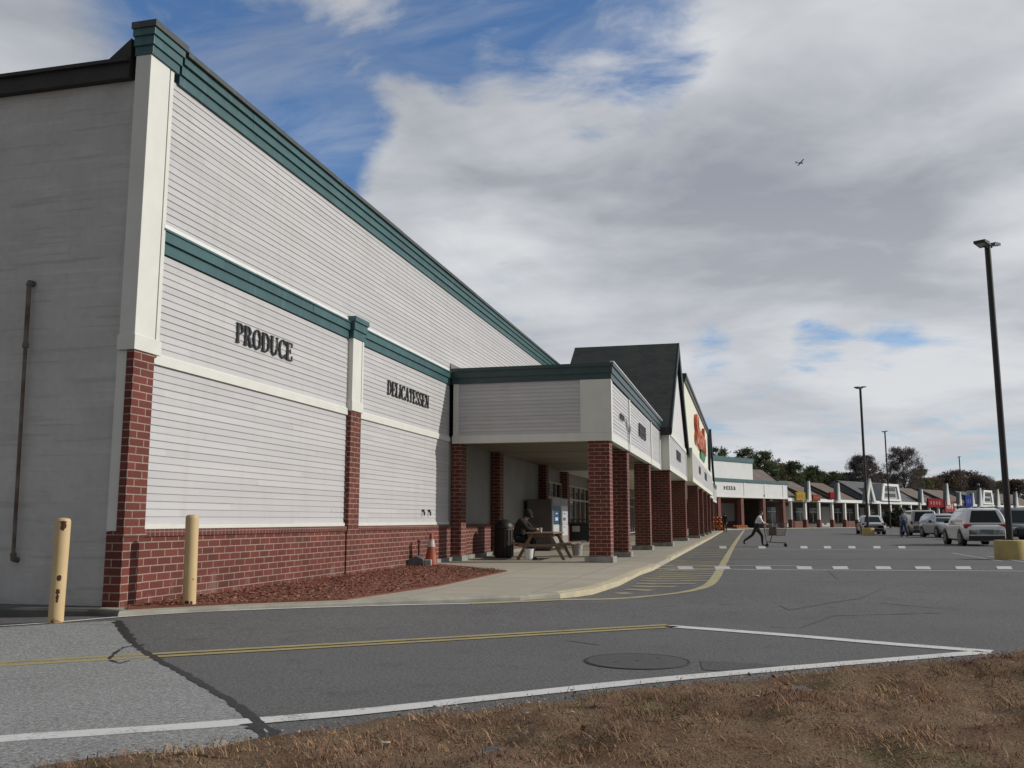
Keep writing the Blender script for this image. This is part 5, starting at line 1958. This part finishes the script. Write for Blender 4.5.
    # lamps, plate, bumpers, mirrors
    for s in (-1, 1):
        b = MB()
        zl = (rearz - .22, rearz - .03) if kind != 'van' else (.80, 1.06)
        ww = .28 if kind != 'van' else .12
        b.box(min(s * w * .96, s * (w * .96 - ww)), max(s * w * .96, s * (w * .96 - ww)), y0 + .035, y0 + .30, *zl)
        b.build('tail_lamp', tail_m, body, bevel=.03)
        b = MB(); b.box(min(s * w * .86, s * w * .55), max(s * w * .86, s * w * .55), y1 - .32, y1 - .075, hood - .36, hood - .21)
        b.build('head_lamp', head_m, body, bevel=.03)
        b = MB(); b.obox((s * (w + .09), yb[1] - .42, belt + .07), ((1, 0, 0), (0, 1, 0), (0, 0, 1)), (.10, .05, .07))
        b.build('mirror', plas_m, body, bevel=.03)
        for y in (y0 + .82, y1 - .86):
            tr_ = .345 if kind != 'sedan' else .32
            b = MB(); b.tube([(s * (w - .06), y, tr_), (s * (w + .008), y, tr_)], tr_ + .055, 28); b.build('wheel_arch', plas_m, body)
            b = MB()
            b.tube([(s * (w - .23), y, tr_), (s * (w - .21), y, tr_), (s * (w - .0), y, tr_), (s * (w + .018), y, tr_)], [tr_ * .93, tr_, tr_, tr_ * .92], 28)
            wh = b.build('wheel', tyre_m, r, smooth=True)
            b = MB(); b.tube([(s * (w + .0), y, tr_), (s * (w + .022), y, tr_)], tr_ * .62, 24)
            for q in range(5):
                a = 2 * PI * q / 5
                b.obox((s * (w + .02), y + .1 * math.cos(a), tr_ + .1 * math.sin(a)), ((1, 0, 0), (0, math.cos(a), math.sin(a)), (0, -math.sin(a), math.cos(a))), (.012, .1, .03))
            b.build('rim', rim_m, wh)
    b = MB(); b.box(-w * .80, w * .80, y0 - .012, y0 + .2, .27, .46); b.build('rear_bumper', plas_m, body, bevel=.03)
    b = MB(); b.box(-w * .62, w * .62, y1 - .10, y1 + .012, .38, hood - .34); b.build('grille', plas_m, body, bevel=.02)
    b = MB(); b.box(-.27, .27, y0 - .02, y0 + .03, rearz - .40, rearz - .26); b.build('number_plate', mat(name + '_plate', (.10, .11, .12), (.2, .2, .2), 30, .5), body)
    if kind == 'suv':
        b = MB()
        for s in (-1, 1): b.tube([(s * rw * .92, yr[0] + .2, Hh + .02), (s * rw * .92, yr[0] + .35, Hh + .05), (s * rw * .92, yr[1] - .35, Hh + .05), (s * rw * .92, yr[1] - .2, Hh + .02)], .018, 8)
        b.build('roof_rail', plas_m, cab)
    return r


def park(px, py, L, rz=0, back=True):
    x, y = at(px, py)
    s = L / 2 * (1 if back else 1)
    return (x - math.sin(rz) * s, y + math.cos(rz) * s, gh(x, y))


white_p = carpaint('white_car_paint', (.76, .77, .76))
silver_p = carpaint('silver_car_paint', (.50, .52, .54), .3, .35)
tan_p = carpaint('pewter_car_paint', (.38, .37, .36), .3, .3)
grey_p = carpaint('grey_blue_car_paint', (.42, .44, .46), .3, .3)
dark_p = carpaint('graphite_car_paint', (.045, .055, .055), .25, .2)
car('parked_suv', 'white compact SUV with red tail lamps parked left of the near lamp post', park(986, 546.3, 4.35), R(2), white_p, 4.35, 1.82, 1.66, 'suv', cat='car')
car('parked_van', 'pewter minivan with dark rear window between sedan and white SUV', park(925, 536, 4.9), R(1), tan_p, 4.9, 1.95, 1.83, 'van', cat='van')
x, y = at(951, 538)
car('parked_car', 'silver car facing the camera between minivan and white SUV', (x, y + 2.3, gh(x, y)), R(188), grey_p, 4.5, 1.8, 1.55, 'suv')
car('parked_sedan', 'silver sedan seen from behind beside the middle lamp post', park(874.5, 534.6, 4.6), R(0), silver_p, 4.6, 1.8, 1.50, 'sedan')
x, y = at(1021, 541)
car('parked_pickup', 'dark graphite SUV at the right edge facing the camera', (x + .35, y + 2.4, gh(x, y)), R(184), dark_p, 4.8, 1.95, 1.78, 'suv')

# ------------------------------------------------------------------ people
skin_m = mat('skin', (.40, .24, .17), (.36, .21, .15), 12, .55)
shoe_m = mat('shoe', (.02, .02, .02), (.03, .03, .03), 12, .6)


def person(label, loc, rz, J, top, bottom, hair=(.02, .015, .012), hood=None, scale=1.0, bulk=1.0):
    """one skinned body grown over a posed skeleton; hair or hood is a child"""
    names = ['pelvis', 'waist', 'chest', 'neck', 'head', 'crown']
    rad = {'pelvis': .135, 'waist': .125, 'chest': .145, 'neck': .058, 'head': .085, 'crown': .06, 'sh': .075, 'el': .052, 'wr': .036, 'ha': .034, 'hp': .105, 'kn': .066, 'an': .044, 'to': .038}
    for k in ('waist', 'chest', 'sh', 'el'): rad[k] *= bulk
    pts, rs, ed, idx = [], [], [], {}

    def add(k, p, r):
        idx[k] = len(pts); pts.append(p); rs.append(r)
    for k in names: add(k, J[k], rad[k])
    ed += [(idx[a], idx[c]) for a, c in zip(names, names[1:])]
    seg = [('pelvis', 'waist', 1), ('waist', 'chest', 0), ('chest', 'neck', 0), ('neck', 'head', 2), ('head', 'crown', 2)]
    for s in ('l', 'r'):
        chain = ['chest', 'sh' + s, 'el' + s, 'wr' + s, 'ha' + s]
        for k in chain[1:]: add(k, J[k], rad[k[:2]])
        ed += [(idx[a], idx[c]) for a, c in zip(chain, chain[1:])]
        seg += [('chest', 'sh' + s, 0), ('sh' + s, 'el' + s, 0), ('el' + s, 'wr' + s, 0), ('wr' + s, 'ha' + s, 2)]
        chain = ['pelvis', 'hp' + s, 'kn' + s, 'an' + s, 'to' + s]
        for k in chain[1:]: add(k, J[k], rad[k[:2]])
        ed += [(idx[a], idx[c]) for a, c in zip(chain, chain[1:])]
        seg += [('pelvis', 'hp' + s, 1), ('hp' + s, 'kn' + s, 1), ('kn' + s, 'an' + s, 1), ('an' + s, 'to' + s, 3)]
    me = bpy.data.meshes.new('sk')
    me.from_pydata(pts, ed, [])
    o = bpy.data.objects.new('sk', me); COL.objects.link(o)
    o.modifiers.new('skin', 'SKIN')
    for v, r_ in zip(me.skin_vertices[0].data, rs): v.radius = (r_, r_)
    me.skin_vertices[0].data[0].use_root = True
    for i, k in enumerate(idx):
        if k in ('chest',): me.skin_vertices[0].data[i].radius = (rad['chest'] * 1.15, rad['chest'] * .85)
    o.modifiers.new('sub', 'SUBSURF').levels = 2
    bpy.context.view_layer.update()
    ev = bpy.data.meshes.new_from_object(o.evaluated_get(bpy.context.evaluated_depsgraph_get()))
    bpy.data.objects.remove(o)
    b = MB()
    V = [tuple(v.co) for v in ev.vertices]

    def near(c):
        best = (9, 0)
        for a, d, m_ in seg:
            A_, D_ = Vector(J[a]), Vector(J[d])
            t = max(0, min(1, (c - A_).dot(D_ - A_) / max(1e-6, (D_ - A_).length_squared)))
            q = (c - (A_ + (D_ - A_) * t)).length
            if q < best[0]: best = (q, m_)
        return best[1]
    for p in ev.polygons:
        pass
    b.v = V
    for p in ev.polygons:
        b.f.append(tuple(p.vertices)); b.m.append(near(p.center))
    # fingers, thumb, nose, ears
    for s, sg in (('l', -1), ('r', 1)):
        h = Vector(J['ha' + s]); d = (h - Vector(J['wr' + s])).normalized()
        side = Vector((1, 0, 0)) - d * d.x; side.normalize()
        cl = d.cross(side) * (1 if d.cross(side).z < 0 else -1)
        for q in range(4):
            a0 = h + side * (-.024 + .016 * q)
            ln = (.062, .072, .068, .052)[q]
            b.tube([a0 - d * .01, a0 + d * ln * .55, a0 + d * ln * .85 + cl * .02, a0 + d * ln * .8 + cl * .04], [.0095, .0085, .0075, .006], 6, 2)
        b.tube([h - side * sg * .02 - d * .03, h - side * sg * .045 + d * .005, h - side * sg * .05 + d * .035 + cl * .01], [.011, .0095, .007], 6, 2)
    hd = Vector(J['head']); f = Vector(J.get('face', (0, 1, 0))).normalized()
    b.tube([hd + f * .078 + Vector((0, 0, .02)), hd + f * .11 - Vector((0, 0, .012))], [.009, .015], 6, 2)
    sd = Vector((f.y, -f.x, 0)).normalized()
    for s in (-1, 1):
        b.tube([hd + sd * s * .075, hd + sd * s * .095 + Vector((0, 0, .01))], [.022, .02], 8, 2)
        b.lathe([(.001, -.006), (.009, 0), (.001, .006)], tuple(hd + f * .082 + sd * s * .032 + Vector((0, 0, .025))), 8, 3)
    b.obox(hd + f * .083 - Vector((0, 0, .045)), (sd, f, (0, 0, 1)), (.024, .006, .005), 1)
    bpy.data.meshes.remove(ev)
    body = b.build('person', [top, bottom, skin_m, shoe_m], smooth=False)
    for p in body.data.polygons: p.use_smooth = True
    body.location = loc; body.rotation_euler = (0, 0, rz); body.scale = (scale,) * 3
    tag(body, label, 'person')
    b = MB()
    up = (Vector(J['crown']) - hd).normalized()
    c = hd + up * .028 - f * .016
    rad_ = .122 if hood else .098
    vs, fs = [], []
    nu, nv = 18, 9
    for i in range(nv + 1):
        th = (i / nv) * R(140 if hood else 98)
        for k in range(nu):
            a = 2 * PI * k / nu
            dirv = up * math.cos(th) + (sd * math.cos(a) + f * math.sin(a)) * math.sin(th)
            cut = 1.0
            lim = max(0, dirv.dot(f))
            rr_ = rad_ * (1 + .03 * math.sin(5 * a + i)) * (1 - (.14 * lim if th > R(50) and not hood else 0))
            vs.append(c + dirv * rr_)
    for i in range(nv):
        for k in range(nu):
            dq = (Vector(vs[(i + 1) * nu + k]) - c)
            if dq.normalized().dot(f) > (.80 if hood else .35) and i > nv * .5: continue
            fs.append((i * nu + k, i * nu + (k + 1) % nu, (i + 1) * nu + (k + 1) % nu, (i + 1) * nu + k))
    b.add(vs, fs)
    o = b.build('hood' if hood else 'hair', hood or mat('hair_colour', hair, tuple(x * .7 for x in hair), 20, .6), body, smooth=True)
    return body


stand = dict(pelvis=(0, 0, .95), waist=(0, .0, 1.10), chest=(0, 0, 1.30), neck=(0, .01, 1.47), head=(0, .025, 1.59), crown=(0, .02, 1.66),
             shl=(-.18, 0, 1.395), ell=(-.235, -.03, 1.13), wrl=(-.215, .06, .90), hal=(-.21, .08, .83), shr=(.18, 0, 1.395), elr=(.235, -.03, 1.13), wrr=(.215, .06, .90), har=(.21, .08, .83),
             hpl=(-.09, 0, .90), knl=(-.105, .025, .50), anl=(-.11, -.02, .085), tol=(-.125, .13, .04), hpr=(.09, 0, .90), knr=(.105, .025, .50), anr=(.11, -.02, .085), tor=(.125, .13, .04))
push = dict(stand, pelvis=(0, -.02, .90), waist=(0, .05, 1.05), chest=(0, .13, 1.24), neck=(0, .19, 1.40), head=(0, .235, 1.51), crown=(0, .25, 1.58),
            shl=(-.17, .13, 1.33), ell=(-.21, .26, 1.09), wrl=(-.20, .48, 1.0), hal=(-.20, .55, 1.0), shr=(.17, .13, 1.33), elr=(.21, .26, 1.09), wrr=(.20, .48, 1.0), har=(.20, .55, 1.0),
            hpl=(-.09, -.02, .86), knl=(-.10, .22, .50), anl=(-.10, .23, .085), tol=(-.105, .38, .04), hpr=(.09, -.02, .86), knr=(.10, -.22, .52), anr=(.10, -.60, .26), tor=(.105, -.58, .10))
sit = dict(stand, pelvis=(0, 0, .56), waist=(0, .03, .72), chest=(0, .12, .92), neck=(0, .22, 1.07), head=(0, .29, 1.17), crown=(0, .31, 1.24),
           shl=(-.19, .13, 1.0), ell=(-.27, .33, .80), wrl=(-.10, .50, .79), hal=(-.04, .55, .79), shr=(.19, .13, 1.0), elr=(.27, .33, .80), wrr=(.10, .52, .80), har=(.04, .57, .81),
           hpl=(-.10, .02, .54), knl=(-.13, .42, .53), anl=(-.13, .36, .09), tol=(-.14, .50, .04), hpr=(.10, .02, .54), knr=(.13, .42, .53), anr=(.13, .40, .09), tor=(.14, .55, .04))
x, y = at(757.5, 546.6)
person('person in a pale jacket and black trousers striding while pushing a shopping cart', (x, y, gh(x, y)), R(-90), push, mat('pale_jacket', (.78, .79, .82), (.60, .62, .66), 5, .8), mat('black_trousers', (.014, .014, .015), (.02, .02, .02), 8, .85), scale=.93, bulk=1.22)
cart = (x + .72, y)
x, y = at(725.2, 532.6)
person('person in a long black coat standing near the pumpkins', (x, y, gh(x, y)), R(165), stand, mat('black_coat', (.010, .010, .012), (.015, .015, .016), 8, .85), mat('dark_brown_trousers', (.03, .018, .012), (.02, .012, .01), 8, .85), hood=mat('black_hood', (.01, .01, .012), None, 8, .9), scale=1.02)
x, y = at(904.5, 537.2)
person('person in a grey blue top and blue jeans walking beside the minivan', (x, y, gh(x, y)), R(20), dict(stand, knl=(-.10, .10, .5), anl=(-.10, .10, .085), tol=(-.11, .25, .04), knr=(.10, -.02, .5), anr=(.10, -.22, .10), tor=(.105, -.08, .04)), mat('grey_blue_top', (.16, .22, .28), (.12, .16, .2), 6, .85), mat('blue_jeans', (.03, .04, .12), (.04, .05, .1), 6, .85), scale=1.0)
person('person in dark hooded clothes sitting hunched at the picnic table', (TX - .70, TY + .55, WZ - .045), R(-90), dict(sit, face=(-.35, .85, -.35)), mat('dark_hoodie', (.018, .013, .012), (.012, .01, .01), 7, .9), mat('dark_jeans', (.014, .014, .018), (.01, .01, .012), 7, .9), hood=mat('dark_hood', (.014, .011, .01), None, 7, .9), scale=1.07, bulk=1.35)
cup = thing('paper_cup', 'white paper cup on the picnic table before the hooded person', 'cup', (TX + .0, TY + .35, WZ + .739))
b = MB(); b.lathe([(.03, 0), (.042, .12), (.044, .122), (.001, .118)], n=18); b.build('cup_body', mat('white_cup', (.75, .74, .7), None, 9, .5), cup, smooth=True)

# ------------------------------------------------------------------ shopping cart
wire = mat('cart_wire', (.18, .18, .18), (.12, .12, .12), 9, .4, .6)
sc = thing('shopping_cart', 'grey wire shopping cart with dark goods pushed across the lot', 'shopping cart', (cart[0], cart[1], gh(*cart)), R(-90))
# local +y = forward
b = MB()
for i in range(9):
    t = i / 8
    z = .48 + .50 * t
    wb, wt, ya, yb = .20, .27, (-.28 - .12 * t), (.42 + .12 * t)
    ww = wb + (wt - wb) * t
    for p, q in (((-ww, ya, z), (-ww, yb, z)), ((ww, ya, z), (ww, yb, z)), ((-ww * .85, yb, z), (ww * .85, yb, z)), ((-ww, ya, z), (ww, ya, z))):
        b.tube([p, q], .006 if 0 < i < 8 else .012, 5)
for i in range(13):
    y = -.28 + .70 * i / 12
    y2 = -.40 + .94 * i / 12
    for s in (-1, 1): b.tube([(s * .20, y, .48), (s * .27, y2, .98)], .005, 4)
    b.tube([(-.2, y, .48), (.2, y, .48)], .005, 4)
for i in range(7):
    x_ = -.17 + .34 * i / 6
    b.tube([(x_, .42, .48), (x_ * 1.35, .54, .98)], .005, 4); b.tube([(x_, -.28, .48), (x_ * 1.35, -.40, .98)], .005, 4)
b.build('basket', wire, sc)
b = MB()
for s in (-1, 1):
    b.tube([(s * .26, -.46, 1.02), (s * .25, -.44, .95), (s * .22, -.34, .20), (s * .22, .46, .16)], .016, 6)
    b.tube([(s * .2, -.2, .19), (s * .2, -.1, .48)], .014, 6)
b.tube([(-.22, -.30, .19), (.22, -.30, .19)], .014, 6); b.tube([(-.22, .44, .17), (.22, .44, .17)], .014, 6)
b.build('cart_frame', mat('cart_frame', (.05, .05, .05), (.07, .07, .07), 9, .5), sc)
b = MB(); b.tube([(-.28, -.47, 1.03), (.28, -.47, 1.03)], .022, 10); b.build('handle', plas_m, sc)
for x_ in (-.21, .21):
    for y_ in (-.32, .44):
        b = MB(); b.tube([(x_ - .015, y_, .065), (x_ + .015, y_, .065)], .065, 14); b.box(x_ - .02, x_ + .02, y_ - .015, y_ + .015, .07, .18)
        b.build('caster', tyre_m, sc)
bag = thing('shopping_bag', 'tan paper bag inside the shopping cart basket', 'bag', (cart[0] - .06, cart[1], gh(*cart) + .49), R(-90))
b = MB(); b.prism([(-.13, -.16, 0), (.13, -.16, 0), (.13, .16, 0), (-.13, .16, 0)], (.01, .0, .36)); b.build('bag_body', mat('kraft_paper', (.22, .15, .09), (.17, .115, .07), 9, .9), bag, bevel=.02)
b = MB(); b.tube([(-.06, .02, .35), (-.05, .02, .44), (.05, .02, .44), (.07, .02, .35)], .008, 6); b.build('bag_handle', mat('bag_handle', (.15, .1, .06)), bag)
# ------------------------------------------------------------------ small plane far up
d = ray(800, 163)
ap = d.normalized() * 700
pl = thing('airplane', 'tiny dark propeller plane high in the cloudy sky', 'airplane', (ap.x, ap.y, ap.z + CAMH), R(-62))
pl.scale = (.72,) * 3
pl.rotation_euler = (R(6), R(-14), R(-62))
b = MB(); b.tube([(0, -4.2, .35), (0, -2, .1), (0, 0, 0), (0, 2, -.05), (0, 3.2, -.1), (0, 3.8, -.1)], [.15, .4, .62, .66, .5, .12], 12); 
pm = mat('plane_grey', (.06, .065, .075), (.05, .055, .06), 1, .5)
b.build('fuselage', pm, pl, smooth=True)
b = MB(); b.prism([(-5.6, .5, .62), (-5.6, 1.5, .62), (0, 1.9, .55), (5.6, 1.5, .62), (5.6, .5, .62), (0, .2, .55)], (0, 0, .14)); b.build('wing', pm, pl)
b = MB(); b.prism([(-1.9, -4.3, .4), (-1.9, -3.6, .4), (1.9, -3.6, .4), (1.9, -4.3, .4)], (0, 0, .08)); b.prism([(-.05, -4.6, .4), (-.05, -3.3, .4), (-.05, -4.2, 2.0), (-.05, -4.7, 2.0)], (.1, 0, 0)); b.build('tail', pm, pl)

# ------------------------------------------------------------------ light and sky
SUNV = Vector((1.0, .24, .52)).normalized()
ld = bpy.data.lights.new('sun', 'SUN')
ld.energy = 3.1
ld.angle = R(.6)
ld.color = (1.0, .955, .88)
lo = bpy.data.objects.new('sun', ld)
COL.objects.link(lo)
lo.rotation_euler = SUNV.to_track_quat('Z', 'Y').to_euler()
lo.location = (20, 0, 30)

w = bpy.data.worlds.new('World')
S.world = w
w.use_nodes = True
nt = w.node_tree
nt.nodes.clear()


class WN(N):
    def __init__(s): s.t = nt


n = WN()
out = n.n('ShaderNodeOutputWorld')
bg = n.n('ShaderNodeBackground')
n.l(bg.outputs[0], out.inputs[0])
STR = .10
bg.inputs['Strength'].default_value = STR
sky = n.n('ShaderNodeTexSky', sky_type='NISHITA')
sky.sun_disc = False
sky.sun_elevation = math.asin(SUNV.z)
sky.sun_rotation = math.atan2(SUNV.x, SUNV.y)
sky.air_density = 1.0
sky.dust_density = .6
sky.ozone_density = 1.6
g = n.n('ShaderNodeTexCoord').outputs['Generated']
sp = n.n('ShaderNodeSeparateXYZ'); n.l(g, sp.inputs[0])
zc = n.math('ADD', n.math('MAXIMUM', sp.outputs[2], 0.0), .20)
cb = n.n('ShaderNodeCombineXYZ')
n.l(n.math('DIVIDE', sp.outputs[0], zc), cb.inputs[0]); n.l(n.math('DIVIDE', sp.outputs[1], zc), cb.inputs[1])
mp = n.n('ShaderNodeMapping'); n.l(cb.outputs[0], mp.inputs[0]); mp.inputs['Location'].default_value = (3.1, 1.7, .4); mp.inputs['Scale'].default_value = (1.0, 1.25, 1)
pl_ = mp.outputs[0]
big = n.noise(pl_, 1.7, 10, .60, .9)
fine = n.noise(pl_, 5.5, 9, .62, .6)
shade = n.noise(pl_, 1.25, 6, .5, .3)
shade2 = n.noise(pl_, 3.4, 8, .55, .4)
cov = n.math('ADD', n.math('MULTIPLY', n.math('SUBTRACT', big, .5), 1.5), n.math('MULTIPLY', n.math('SUBTRACT', fine, .5), 1.0))


def patch(px, py, rad, amt):
    """a clear (or cloudier) stretch of sky round a direction"""
    d = ray(px, py).normalized()
    dt = n.n('ShaderNodeVectorMath', operation='DOT_PRODUCT')
    n.l(g, dt.inputs[0]); dt.inputs[1].default_value = d
    q = n.rng(dt.outputs['Value'], math.cos(R(rad)), 1.0, 0, amt)
    q.node.interpolation_type = 'SMOOTHSTEP'
    return q


cov = n.math('ADD', cov, .74)
# cloud added thick and dark behind the photographer, unseen, to weaken the fill light
cov = n.math('ADD', cov, n.rng(sp.outputs[1], .25, -.25, 0, .12))
for a in ((230, 70, 11, -.50), (295, 125, 8, -.66), (345, 140, 4.5, -.3), (605, 35, 7.5, -.62), (490, 15, 7, -.34), (420, 70, 5, -.16), (150, 20, 7, -.16), (15, 30, 9, .30), (460, 190, 8, .34), (352, 92, 3.2, .34), (392, 150, 5.5, .42), (475, 65, 5, -.26), (300, 20, 5, .14), (540, 150, 8, .16), (400, 250, 7, .22), (818, 342, 2.4, -.38), (892, 340, 2.2, -.30), (705, 347, 2.2, -.34), (760, 150, 20, .22), (930, 200, 16, .16), (640, 280, 12, .15)):
    cov = n.math('ADD', cov, patch(*a))
mask = n.rng(cov, .20, .86)
mask.node.interpolation_type = 'SMOOTHSTEP'
mv = n.n('ShaderNodeMapping'); n.l(cb.outputs[0], mv.inputs[0]); mv.inputs['Scale'].default_value = (1.6, 3.4, 1); mv.inputs['Rotation'].default_value = (0, 0, .6)
veil = n.rng(n.noise(mv.outputs[0], 1.3, 9, .62, .8), .40, .72, 0.04, .50)
mask = n.math('MAXIMUM', mask, veil)
# thick cloud is greyer underneath, thin edges are bright
thick = n.rng(n.math('ADD', n.math('MULTIPLY', shade, .74), n.math('MULTIPLY', shade2, .26)), .38, .60)
low = n.rng(sp.outputs[2], .02, .34, 1, 0)
cc = n.mix(thick, (6.7, 6.85, 7.1), (3.15, 3.4, 3.9))
cc = n.mix(n.math('MULTIPLY', low, .62), cc, (7.2, 7.4, 7.7))
cc = n.mix(1.0, cc, n.rng(sp.outputs[1], .30, -.30, 1, .52), 'MULTIPLY')  # unseen cloud behind the camera darkened to hold back ambient light
blue = n.mix(1.0, sky.outputs[0], (.62, .95, 1.28), 'MULTIPLY')
cl = n.mix(mask, blue, cc)
n.l(cl, bg.inputs['Color'])

S.view_settings.view_transform = 'Standard'
S.view_settings.look = 'None'
S.view_settings.exposure = 0
S.view_settings.gamma = 1
S.view_settings.use_curve_mapping = False
S.cycles.max_bounces = 8
S.cycles.diffuse_bounces = 4
S.cycles.use_denoising = True
